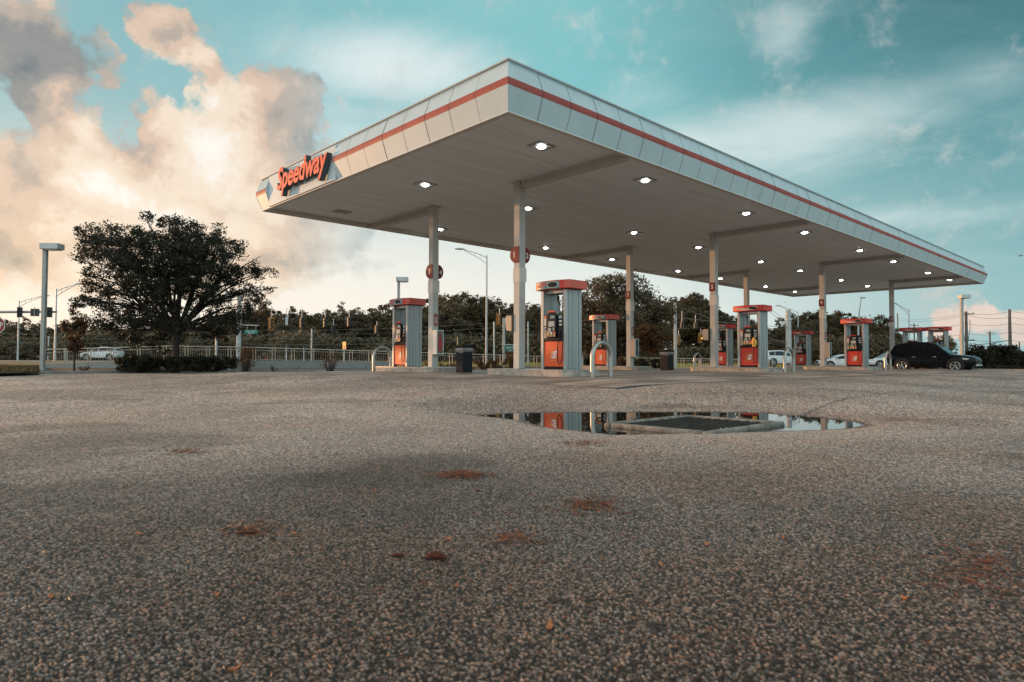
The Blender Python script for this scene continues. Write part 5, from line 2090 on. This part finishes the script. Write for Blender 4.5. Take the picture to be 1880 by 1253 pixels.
# ------------------------------------------------------------------ litter on the asphalt
def needles(name, label, px, py, wpx, hpx, n, L, m, seed, cat='debris', kind=None, group=None):
    r = np.random.default_rng(seed)
    c = onz(px, py, gz(*onz(px, py, -.27)[:2]))
    zg = gz(c[0], c[1])
    c = onz(px, py, zg)
    ex = onz(px + wpx / 2, py, zg) - c
    ey = onz(px, py - hpx / 2, zg) - c
    u, v = r.normal(size=n) * .45, r.normal(size=n) * .45
    P = c + u[:, None] * ex + v[:, None] * ey
    z = ground_z(P[:, 0], P[:, 1]) + .006 + .012 * r.random(n) * np.exp(-(u ** 2 + v ** 2))
    a = r.random(n) * 2 * math.pi
    ln = L * (.5 + r.random(n))
    w_ = L * .022 + .0008
    d = np.stack([np.cos(a), np.sin(a), (r.random(n) - .5) * .25], -1)
    sd = np.stack([-np.sin(a), np.cos(a), a * 0], -1) * w_
    up = np.array([0, 0, 1.0]) * w_ * 1.2
    P = np.stack([P[:, 0], P[:, 1], z], -1)
    bend = (r.random(n) - .5)[:, None] * sd / w_ * ln[:, None] * .25
    p0 = P - d * ln[:, None] / 2
    p1 = P + bend
    p2 = P + d * ln[:, None] / 2
    V = np.stack([p0, p1 - sd, p1 + sd, p1 + up, p2], 1).reshape(-1, 3)
    F = []
    base = np.array([[0, 1, 3], [0, 3, 2], [4, 3, 1], [4, 2, 3], [0, 2, 1], [4, 1, 2]])
    F = (np.arange(n)[:, None, None] * 5 + base[None]).reshape(-1, 3)
    o = np_mesh(name, V - c, F, [m])
    o.location = c
    return tag(o, label, cat, group, kind)


needles('needle_clump', 'reddish clump of pine needles on the asphalt left of the puddle, upper one', 852, 875, 120, 16, 260, .07, M['needles'], 1, group='clumps of pine needles')
needles('needle_clump', 'scattered clump of pine needles below the puddle at centre right', 1085, 930, 140, 30, 150, .065, M['needles'], 2, group='clumps of pine needles')
needles('needle_clump', 'orange needle clump at the centre of the foreground', 940, 995, 120, 40, 95, .05, M['needles'], 3, group='clumps of pine needles')
needles('needle_clump', 'dark needle clump in the left half of the foreground', 462, 976, 120, 30, 80, .055, M['needles'], 4, group='clumps of pine needles')
needles('needle_clump', 'small reddish needle patch far left of the puddle', 345, 831, 90, 12, 60, .07, M['needles'], 5, group='clumps of pine needles')
needles('needle_clump', 'reddish needles on the far rim of the drain collar', 1390, 763, 40, 5, 120, .10, M['needles'], 6, group='clumps of pine needles')
needles('needle_clump', 'faint rusty needle patch just below the puddle tail', 1075, 815, 120, 14, 90, .07, M['needles'], 7, group='clumps of pine needles')
needles('needle_litter', None, 1800, 1045, 230, 110, 190, .05, M['needles'], 8, cat=None, kind='stuff')
needles('needle_litter', None, 900, 1010, 1500, 330, 420, .035, M['needles'], 9, cat=None, kind='stuff')


def chip(px, py, L, Wd, H_, rz, label, m='barkchip', seed=0, name='bark_piece', cat='bark', group=None):
    c = onz(px, py, -.27)
    zg = gz(c[0], c[1])
    c = onz(px, py, zg)
    r = random.Random(seed)
    rings = []
    n = 9
    for i in range(n):
        f = i / (n - 1)
        x = (f - .5) * L
        k = (1 - abs(2 * f - 1) ** 4) * .75 + .25
        bend = .18 * L * (f - .5) ** 2
        rings.append([(x, Wd / 2 * k * math.cos(a) * r.uniform(.8, 1.15), bend * 0 + .004 + H_ * .5 * k + H_ / 2 * k * math.sin(a) * r.uniform(.75, 1.2)) for a in np.linspace(0, 2 * math.pi, 11)[:-1]])
    mb = MB()
    mb.loft(rings)
    o = mb.build(name, M[m], None, angle=25, loc=(float(c[0]), float(c[1]), zg + .002))
    o.rotation_euler = (0, 0, rz_r + rz)
    return tag(o, label, cat, group)


chip(801, 1030, .072, .030, .024, -.25, 'thick reddish brown bark piece near the centre of the foreground', seed=1)
chip(730, 1025, .045, .018, .010, .1, 'thin dark bark piece left of the thick one', seed=2)
chip(455, 983, .085, .022, .012, .15, 'long flat dark bark piece in the left foreground', seed=3)
chip(877, 905, .022, .016, .010, 0, 'tiny dark pebble below the upper needle clump', seed=4, name='pebble', cat='pebble')
lf = [(93, 1103), (398, 1100), (1008, 1157), (838, 1083), (1215, 1042), (822, 995), (540, 985), (1440, 993), (1300, 1005), (925, 998), (690, 905), (435, 1236), (1660, 1105), (255, 985)]
ll = ['far left of the foreground', 'left of centre near the bottom', 'at the bottom centre', 'just below the thick bark piece', 'right of the foreground centre', 'left of the orange needle clump', 'right of the long flat bark piece', 'far right, level with the needle clump', 'right, beyond the foreground centre', 'in the orange needle clump', 'left of the upper needle clump', 'at the bottom edge, left', 'at the lower right', 'at the left edge of the middle ground']
for i, (a, b_) in enumerate(lf):
    c = onz(a, b_, -.27)
    zg = gz(c[0], c[1])
    c = onz(a, b_, zg)
    r = random.Random(i)
    mb = MB()
    n = 7
    L = r.uniform(.020, .036)
    vs, fs = [], []
    for k in range(n):
        f = k / (n - 1)
        x = (f - .5) * L
        w_ = L * .20 * math.sin(math.pi * (f * .94 + .03))
        vs += [(x, -w_, .007 + .006 * abs(2 * f - 1) ** 2), (x, 0, .004 + .006 * abs(2 * f - 1) ** 2), (x, w_, .009 + .006 * abs(2 * f - 1) ** 2)]
    for k in range(n - 1):
        for q in (0, 1):
            fs.append((k * 3 + q, k * 3 + q + 1, k * 3 + 4 + q, k * 3 + 3 + q))
    mb.add(vs, fs)
    o = mb.build('dry_leaf', M['leaf_litter'], None, angle=60, loc=(float(c[0]), float(c[1]), zg + .003))
    o.rotation_euler = (r.uniform(-.3, .3), r.uniform(-.3, .3), r.uniform(0, 6.28))
    s_ = o.modifiers.new('thick', 'SOLIDIFY')
    s_.thickness = .0012
    tag(o, 'small orange dry leaf on the asphalt ' + ll[i], 'leaf', 'dry leaves on the asphalt')


# bits of rubbish at the puddle's edge
for i, (a, b_, lab) in enumerate(((1238, 791, 'crumpled white scrap at the near edge of the puddle below the drain'), (1290, 793, 'small pale scrap at the near edge of the puddle'), (1333, 789, 'long pale paper strip floating against the drain collar'))):
    c = onz(a, b_, ZW + .004)
    r = random.Random(40 + i)
    mb = MB()
    n = 8
    Lx = (.05, .04, .16)[i]
    mb.loft([[(x * Lx, .018 * math.cos(q) * r.uniform(.5, 1.2), .008 + .009 * math.sin(q) * r.uniform(.5, 1.4)) for q in np.linspace(0, 2 * math.pi, 8)[:-1]] for x in (-.5, -.25, .05, .3, .5)])
    o = mb.build('paper_scrap', M['paper'], None, angle=20, loc=c)
    o.rotation_euler = (0, 0, rz_r + (.2, -.3, .35)[i])
    tag(o, lab, 'litter', 'paper scraps in the puddle')


# birds
def bird(px, py, s, span, label, perched=False):
    c = Vector(ons(px, py, s))
    t = thing('bird', label, 'bird', c, rz_r)
    mb = MB()
    mb.loft([[(x, r_ * math.cos(a), r_ * math.sin(a)) for a in np.linspace(0, 2 * math.pi, 9)[:-1]] for x, r_ in ((-span * .32, .005), (-span * .15, span * .04), (0, span * .075), (span * .13, span * .055), (span * .2, span * .045), (span * .26, span * .008))])
    mb.build('body', M['bird'], t)
    if perched:
        MB().tube([(0, 0, -span * .05), (0, 0, -span * .2)], .008, 5).build('leg', M['bird'], t)
    else:
        for s_ in (-1, 1):
            mb = MB()
            mb.prism([(.06 * span, 0, 0), (.1 * span, s_ * span * .22, span * .08), (-.02 * span, s_ * span * .5, span * .02), (-.08 * span, s_ * span * .22, span * .06), (-.08 * span, 0, 0)], (0, 0, .01))
            mb.build('wing', M['bird'], t)
    return t


bird(1874, 470, 60, .8, 'small bird gliding at the right edge of the sky').rotation_euler = (.3, 0, rz_r + .4)
bird(1441, 555, 60, .35, 'tiny bird flying below the far canopy corner').rotation_euler = (.8, .3, rz_r + 1)
pz = CX[2] - .02
q = onx(1597, 578, pz)
bird(1597, 579, float(np.dot(q - CP, CF)), .30, 'small dark bird perched on top of the dark red pump', True).rotation_euler = (0, -.5, rz_r)

# ------------------------------------------------------------------ world
SUN_AZ = YAW + RAD(60)        # direction towards the sun, low on the viewer's left
SUN_EL = RAD(3.6)
W = bpy.data.worlds.new('World')
sc.world = W
W.use_nodes = True
nt = W.node_tree
nt.nodes.clear()
NN, LK = nt.nodes, nt.links


class G:
    """tiny expression helper on shader math nodes"""

    def __init__(self, tree):
        self.t = tree

    def m(self, op, *a, clamp=False):
        n = self.t.nodes.new('ShaderNodeMath')
        n.operation = op
        n.use_clamp = clamp
        for i, v in enumerate(a):
            if isinstance(v, (int, float)):
                n.inputs[i].default_value = v
            else:
                self.t.links.new(v, n.inputs[i])
        return n.outputs[0]

    def dot(self, v, c):
        n = self.t.nodes.new('ShaderNodeVectorMath')
        n.operation = 'DOT_PRODUCT'
        self.t.links.new(v, n.inputs[0])
        n.inputs[1].default_value = c
        return n.outputs['Value']

    def ss(self, x, a, b):
        n = self.t.nodes.new('ShaderNodeMapRange')
        n.interpolation_type = 'SMOOTHSTEP'
        self.t.links.new(x, n.inputs['Value'])
        n.inputs['From Min'].default_value = a
        n.inputs['From Max'].default_value = b
        return n.outputs['Result']

    def mix(self, f, a, b, blend='MIX'):
        n = self.t.nodes.new('ShaderNodeMix')
        n.data_type = 'RGBA'
        n.blend_type = blend
        if isinstance(f, (int, float)):
            n.inputs[0].default_value = f
        else:
            self.t.links.new(f, n.inputs[0])
        for i, v in ((6, a), (7, b)):
            if isinstance(v, tuple):
                n.inputs[i].default_value = (*v, 1)
            else:
                self.t.links.new(v, n.inputs[i])
        return n.outputs[2]

    def xyz(self, x, y, z):
        n = self.t.nodes.new('ShaderNodeCombineXYZ')
        for i, v in enumerate((x, y, z)):
            if isinstance(v, (int, float)):
                n.inputs[i].default_value = v
            else:
                self.t.links.new(v, n.inputs[i])
        return n.outputs[0]

    def noise(self, v, scale, detail=6, rough=.55, dist=0.0, lac=2.0):
        n = self.t.nodes.new('ShaderNodeTexNoise')
        self.t.links.new(v, n.inputs['Vector'])
        n.inputs['Scale'].default_value = scale
        n.inputs['Detail'].default_value = detail
        n.inputs['Roughness'].default_value = rough
        n.inputs['Distortion'].default_value = dist
        n.inputs['Lacunarity'].default_value = lac
        return n.outputs['Fac']


def azel(px, py):
    d = ray(px, py)
    d = d / np.linalg.norm(d)
    return math.atan2(float(d @ _r0), float(d @ _f0)), math.asin(float(d[2]))


def blob(px, py, rx_, ry_):
    a, e = azel(px, py)
    a2, _ = azel(px + rx_, py)
    _, e2 = azel(px, py - ry_)
    return a, e, abs(a2 - a), abs(e2 - e)


# cumulus density as a node group of (azimuth, elevation)
BL = [(40, 60, 150, 130, 1.0), (95, 175, 130, 130, 1.0), (150, 300, 150, 130, 1.0), (60, 400, 190, 170, 1.0), (265, 265, 110, 90, 1.0), (290, 70, 72, 62, .95), (350, 120, 62, 62, .9), (385, 190, 70, 80, .9),
      (490, 190, 92, 84, 1.1), (548, 195, 42, 78, 1.05), (520, 270, 80, 90, 1.0), (430, 300, 165, 120, 1.0), (330, 420, 260, 110, 1.0), (560, 420, 150, 110, .9), (180, 105, 22, 60, .6), (240, 520, 330, 60, .75), (500, 510, 260, 50, .6),
      (1725, 590, 32, 30, .85), (1760, 605, 90, 26, .85), (1790, 578, 46, 34, .9), (1842, 590, 46, 34, .85), (1905, 590, 60, 26, .7), (625, 195, 34, 8, .5), (925, 75, 40, 34, .30), (1050, 20, 70, 40, .27), (1010, 110, 70, 40, .2), (1295, 200, 36, 45, .3)]
gt = bpy.data.node_groups.new('cloud_density', 'ShaderNodeTree')
gt.interface.new_socket('UV', in_out='INPUT', socket_type='NodeSocketVector')
gt.interface.new_socket('Density', in_out='OUTPUT', socket_type='NodeSocketFloat')
gt.interface.new_socket('Soft', in_out='OUTPUT', socket_type='NodeSocketFloat')
gi, go = gt.nodes.new('NodeGroupInput'), gt.nodes.new('NodeGroupOutput')
g = G(gt)
sepn = gt.nodes.new('ShaderNodeSeparateXYZ')
gt.links.new(gi.outputs[0], sepn.inputs[0])
u0, v0 = sepn.outputs[0], sepn.outputs[1]
nA = g.noise(gi.outputs[0], 7.0, 6, .58)
nB = g.noise(g.xyz(v0, u0, 3.3), 7.0, 6, .58)
u = g.m('ADD', u0, g.m('MULTIPLY', g.m('SUBTRACT', nA, .5), .22))
v = g.m('ADD', v0, g.m('MULTIPLY', g.m('SUBTRACT', nB, .5), .17))
acc = None
for px, py, rx_, ry_, wgt in BL:
    a, e, ra_, re_ = blob(px, py, rx_, ry_)
    du = g.m('DIVIDE', g.m('SUBTRACT', u, a), ra_)
    dv = g.m('DIVIDE', g.m('SUBTRACT', v, e), re_)
    q = g.m('ADD', g.m('MULTIPLY', du, du), g.m('MULTIPLY', dv, dv))
    f = g.m('MULTIPLY', g.m('MAXIMUM', g.m('SUBTRACT', 1.25, q), 0), wgt)
    acc = f if acc is None else g.m('SMOOTH_MAX', acc, f, .5)
for px, py, rx_, ry_, wgt in ((325, 175, 45, 34, .8), (210, 205, 24, 60, .42), (12, 245, 42, 24, .9), (205, 60, 20, 60, .3)):
    a, e, ra_, re_ = blob(px, py, rx_, ry_)
    du = g.m('DIVIDE', g.m('SUBTRACT', u, a), ra_)
    dv = g.m('DIVIDE', g.m('SUBTRACT', v, e), re_)
    q = g.m('EXPONENT', g.m('MULTIPLY', g.m('ADD', g.m('MULTIPLY', du, du), g.m('MULTIPLY', dv, dv)), -1.0))
    acc = g.m('SUBTRACT', acc, g.m('MULTIPLY', q, wgt))
n1 = g.noise(gi.outputs[0], 9.0, 9, .58)
n2 = g.noise(g.xyz(u, v, 7.0), 26.0, 7, .6)
n3 = g.noise(gi.outputs[0], 60.0, 5, .6)
nS = g.noise(g.xyz(g.m('ADD', u0, g.m('MULTIPLY', g.m('SUBTRACT', nB, .5), .06)), g.m('MULTIPLY', v0, 1.15), 2.0), 5.5, 6, .50)
fb = g.m('ADD', g.m('MULTIPLY', g.m('SUBTRACT', n1, .5), 1.15), g.m('ADD', g.m('MULTIPLY', g.m('SUBTRACT', n2, .5), .70), g.m('MULTIPLY', g.m('SUBTRACT', n3, .5), .45)))
dens = g.m('SUBTRACT', g.m('ADD', acc, g.m('MULTIPLY', fb, g.ss(acc, .02, .45))), .38)
soft = g.m('ADD', g.m('MULTIPLY', acc, .30), g.m('ADD', g.m('MULTIPLY', g.m('SUBTRACT', nS, .5), 1.9), g.m('MULTIPLY', g.m('SUBTRACT', n2, .5), .46)))
gt.links.new(dens, go.inputs[0])
gt.links.new(soft, go.inputs[1])

g = G(nt)
tcw = NN.new('ShaderNodeTexCoord')
dv_ = tcw.outputs['Generated']
X = g.dot(dv_, tuple(_r0))
Y = g.dot(dv_, tuple(_f0))
Z = g.dot(dv_, (0, 0, 1))
az = g.m('ARCTAN2', X, Y)
el = g.m('ARCSINE', Z)
uv = g.xyz(az, el, 0.0)
elp = g.m('MAXIMUM', el, 0.0)


def cd(vec):
    n = NN.new('ShaderNodeGroup')
    n.node_tree = gt
    LK.new(vec, n.inputs[0])
    return n.outputs[0], n.outputs[1]


# clear sky: physical sky tinted, blended with the measured teal of the evening air
sky = NN.new('ShaderNodeTexSky')
sky.sky_type = 'NISHITA'
sky.sun_disc = False
sky.sun_elevation = SUN_EL
sky.sun_rotation = math.pi / 2 - SUN_AZ
sky.air_density = 1.2
sky.dust_density = 2.0
sky.ozone_density = 3.0
BGS = .12
K = 1 / BGS
left = g.ss(az, .15, -.75)
right = g.ss(az, .05, .75)
teal = g.mix(right, (.23, .56, .57), (.082, .29, .315))
teal = g.mix(left, teal, (.24, .47, .49))
hi = g.ss(el, .20, .55)
teal = g.mix(g.m('MULTIPLY', hi, right), teal, (.055, .150, .168))
# pale band towards the horizon
hor = g.mix(right, (.93, .92, .88), (.30, .55, .58))
hor = g.mix(left, hor, (1.0, .80, .64))
hb = g.m('POWER', g.m('SUBTRACT', 1.0, g.ss(el, .0, .42)), 1.5)
base = g.mix(hb, teal, hor)
# glow of the hidden sun behind the clouds
ga, ge = azel(480, 560)
gl = g.m('ADD', g.m('POWER', g.m('DIVIDE', g.m('SUBTRACT', az, ga), .55), 2.0), g.m('POWER', g.m('DIVIDE', g.m('SUBTRACT', el, ge), .16), 2.0))
gl = g.m('EXPONENT', g.m('MULTIPLY', gl, -1.0))
base = g.mix(g.m('MULTIPLY', gl, .85), base, (1.0, .93, .84))
# high thin cloud: stretched streaks on a flat layer overhead
zz = g.m('ADD', g.m('MAXIMUM', Z, 0.0), .16)
cx_ = g.m('DIVIDE', X, zz)
cy_ = g.m('DIVIDE', Y, zz)
ci = g.noise(g.xyz(g.m('MULTIPLY', cx_, .55), g.m('MULTIPLY', cy_, 1.2), 0), 1.7, 9, .62, .7)
ci2 = g.noise(g.xyz(g.m('ADD', cx_, g.m('MULTIPLY', cy_, .6)), g.m('MULTIPLY', cy_, .35), 4.0), 2.6, 9, .62, .5)
cm = None
for px, py, rx_, ry_, wg in ((1440, 250, 330, 90, 1.0), (1250, 300, 220, 110, 1.1), (720, 120, 260, 90, .95), (1440, 70, 80, 85, .72), (1560, 200, 260, 60, .6), (1650, 400, 330, 36, .75), (1800, 130, 160, 120, .35), (1180, 180, 160, 70, .5), (640, 230, 200, 90, .55)):
    a, e, ra_, re_ = blob(px, py, rx_, ry_)
    du = g.m('DIVIDE', g.m('SUBTRACT', az, a), ra_)
    dv2 = g.m('DIVIDE', g.m('SUBTRACT', el, e), re_)
    f = g.m('MULTIPLY', g.m('EXPONENT', g.m('MULTIPLY', g.m('ADD', g.m('MULTIPLY', du, du), g.m('MULTIPLY', dv2, dv2)), -1.1)), wg)
    cm = f if cm is None else g.m('SMOOTH_MAX', cm, f, .15)
sgn_ = g.m('ADD', g.m('MULTIPLY', g.m('SUBTRACT', ci, .5), 1.9), g.m('MULTIPLY', g.m('SUBTRACT', ci2, .5), 1.3))
cir = g.ss(g.m('ADD', g.m('MULTIPLY', cm, .85), g.m('MULTIPLY', sgn_, .45)), .10, 1.05)
amb = g.ss(g.m('ADD', sgn_, .2), .0, 1.0)
cir = g.m('MAXIMUM', cir, g.m('MULTIPLY', amb, .22))
base = g.mix(g.m('MULTIPLY', cir, .85), base, g.mix(right, (.88, .92, .90), (.66, .80, .79)))
# cumulus
d0, s0_ = cd(uv)
LA = azel(400, 300)
dau = g.m('SUBTRACT', LA[0], az)
dev = g.m('SUBTRACT', LA[1], el)
dl = g.m('SQRT', g.m('ADD', g.m('ADD', g.m('MULTIPLY', dau, dau), g.m('MULTIPLY', dev, dev)), .02))
stp_ = .040
_, d1 = cd(g.xyz(g.m('ADD', az, g.m('MULTIPLY', g.m('DIVIDE', dau, dl), stp_)), g.m('ADD', el, g.m('MULTIPLY', g.m('DIVIDE', dev, dl), stp_)), 0))
_, d2 = cd(g.xyz(g.m('ADD', az, -.008), g.m('ADD', el, .022), 0))
alpha = g.ss(d0, -.06, .46)
thick = g.ss(d0, .2, 1.3)
dn1 = g.noise(uv, 6.0, 5, .55)
dn2 = g.noise(g.xyz(el, az, 5.0), 6.0, 5, .55)
azd = g.m('ADD', az, g.m('MULTIPLY', g.m('SUBTRACT', dn1, .5), .16))
eld = g.m('ADD', el, g.m('MULTIPLY', g.m('SUBTRACT', dn2, .5), .14))
lit = g.m('ADD', .51, g.m('MULTIPLY', g.m('SUBTRACT', s0_, d1), .62))
lit = g.m('ADD', lit, g.m('MULTIPLY', g.m('SUBTRACT', s0_, d2), .25))
for px, py, rx_, ry_, wg in ((90, 90, 140, 110, .36), (300, 50, 60, 36, .20), (270, 285, 75, 55, .30), (545, 200, 70, 80, .16), (30, 330, 60, 60, .2), (60, 470, 120, 26, .18), (420, 110, 60, 40, .16)):
    a, e, ra_, re_ = blob(px, py, rx_, ry_)
    du = g.m('DIVIDE', g.m('SUBTRACT', azd, a), ra_)
    dv2 = g.m('DIVIDE', g.m('SUBTRACT', eld, e), re_)
    f = g.m('EXPONENT', g.m('MULTIPLY', g.m('ADD', g.m('MULTIPLY', du, du), g.m('MULTIPLY', dv2, dv2)), -1.0))
    lit = g.m('SUBTRACT', lit, g.m('MULTIPLY', f, wg))
lit = g.m('ADD', lit, g.m('MULTIPLY', g.m('SUBTRACT', .5, thick), .10))
ga2, ge2 = azel(385, 285)
g2_ = g.m('EXPONENT', g.m('MULTIPLY', g.m('ADD', g.m('POWER', g.m('DIVIDE', g.m('SUBTRACT', az, ga2), .085), 2.0), g.m('POWER', g.m('DIVIDE', g.m('SUBTRACT', el, ge2), .11), 2.0)), -1.0))
ga3, ge3 = azel(175, 335)
g3_ = g.m('EXPONENT', g.m('MULTIPLY', g.m('ADD', g.m('POWER', g.m('DIVIDE', g.m('SUBTRACT', az, ga3), .07), 2.0), g.m('POWER', g.m('DIVIDE', g.m('SUBTRACT', el, ge3), .06), 2.0)), -1.0))
low = g.ss(el, .32, .10)
lit = g.m('ADD', lit, g.m('ADD', g.m('MULTIPLY', g2_, .42), g.m('ADD', g.m('MULTIPLY', g3_, .34), g.m('ADD', g.m('MULTIPLY', low, .10), g.m('MULTIPLY', g.ss(el, .17, .03), .30)))), clamp=True)
ramp = NN.new('ShaderNodeValToRGB')
cr = ramp.color_ramp
cr.interpolation = 'EASE'
cr.elements[0].position = .0
cr.elements[0].color = (.14, .155, .155, 1)
cr.elements[1].position = 1.0
cr.elements[1].color = (1.05, .98, .88, 1)
for p_, c_ in ((.26, (.28, .265, .24)), (.44, (.52, .41, .32)), (.60, (.78, .56, .40)), (.78, (.96, .77, .58))):
    e_ = cr.elements.new(p_)
    e_.color = (*c_, 1)
LK.new(lit, ramp.inputs['Fac'])
warm = ramp.outputs['Color']
bluish = g.mix(lit, (.20, .32, .34), (.82, .88, .86))
coolside = g.ss(az, -.38, -.22)
cc = g.mix(g.m('MULTIPLY', coolside, .80), warm, bluish)
pink = g.m('MULTIPLY', g.ss(az, .40, .55), g.ss(el, .2, .12))
cc = g.mix(g.m('MULTIPLY', pink, .8), cc, g.mix(lit, (.34, .42, .43), (.86, .64, .54)))
af = g.m('MULTIPLY', alpha, g.mix(low, (.97, .97, .97), (.70, .70, .70)) if False else .96)
fade = g.m('MAXIMUM', g.ss(el, .015, .14), g.m('MULTIPLY', g.ss(az, .40, .50), g.ss(el, .0, .03)))
af = g.m('MULTIPLY', af, g.m('ADD', .25, g.m('MULTIPLY', fade, .75)))
sightc = g.mix(af, base, cc)
# behind and beside the camera the evening sky is evenly bright
behind = g.ss(Y, .35, -.2)
sightc = g.mix(behind, sightc, g.mix(g.ss(X, .5, -.8), (.86, 1.22, 1.27), (1.30, 1.34, 1.30)))
over = g.ss(el, .75, 1.2)
sightc = g.mix(over, sightc, (.92, .84, .76))
# below the horizon
sightc = g.mix(g.ss(el, .0, -.03), sightc, (.10, .10, .09))
nk = NN.new('ShaderNodeMix')
nk.data_type = 'RGBA'
nk.blend_type = 'MULTIPLY'
nk.inputs[0].default_value = 1
LK.new(sightc, nk.inputs[6])
nk.inputs[7].default_value = (K * .94, K * .94, K * .94, 1)
addn = NN.new('ShaderNodeMix')
addn.data_type = 'RGBA'
addn.blend_type = 'ADD'
addn.inputs[0].default_value = .35
LK.new(nk.outputs[2], addn.inputs[6])
LK.new(sky.outputs['Color'], addn.inputs[7])
bg = NN.new('ShaderNodeBackground')
bg.inputs['Strength'].default_value = BGS
LK.new(addn.outputs[2], bg.inputs['Color'])
wo = NN.new('ShaderNodeOutputWorld')
LK.new(bg.outputs[0], wo.inputs['Surface'])

# sun
sd_ = bpy.data.lights.new('sun', 'SUN')
sd_.energy = 3.6
sd_.angle = RAD(.6)
sd_.color = (1.0, .50, .22)
so = bpy.data.objects.new('sun', sd_)
COL.objects.link(so)
dirv = Vector((math.cos(SUN_AZ) * math.cos(SUN_EL), math.sin(SUN_AZ) * math.cos(SUN_EL), math.sin(SUN_EL)))
so.rotation_euler = dirv.to_track_quat('Z', 'Y').to_euler()
so.location = (0, 0, 30)

# camera
cd_ = bpy.data.cameras.new('camera')
cd_.sensor_fit = 'HORIZONTAL'
cd_.sensor_width = 36
cd_.lens = 36 * FPX / 1880
cd_.clip_start = .02
cd_.clip_end = 3000
cd_.dof.use_dof = True
cd_.dof.focus_distance = 14
cd_.dof.aperture_fstop = 5.6
co = bpy.data.objects.new('camera', cd_)
COL.objects.link(co)
mw = Matrix(((CR[0], CU[0], -CF[0], CP[0]), (CR[1], CU[1], -CF[1], CP[1]), (CR[2], CU[2], -CF[2], CP[2]), (0, 0, 0, 1)))
co.matrix_world = mw
sc.camera = co

sc.view_settings.view_transform = 'Standard'
sc.view_settings.look = 'None'
sc.view_settings.gamma = 1
sc.view_settings.exposure = 0
sc.cycles.max_bounces = 6
sc.cycles.diffuse_bounces = 3
sc.cycles.glossy_bounces = 3
sc.cycles.transmission_bounces = 3
sc.cycles.caustics_reflective = False
sc.cycles.caustics_refractive = False
sc.cycles.use_denoising = True
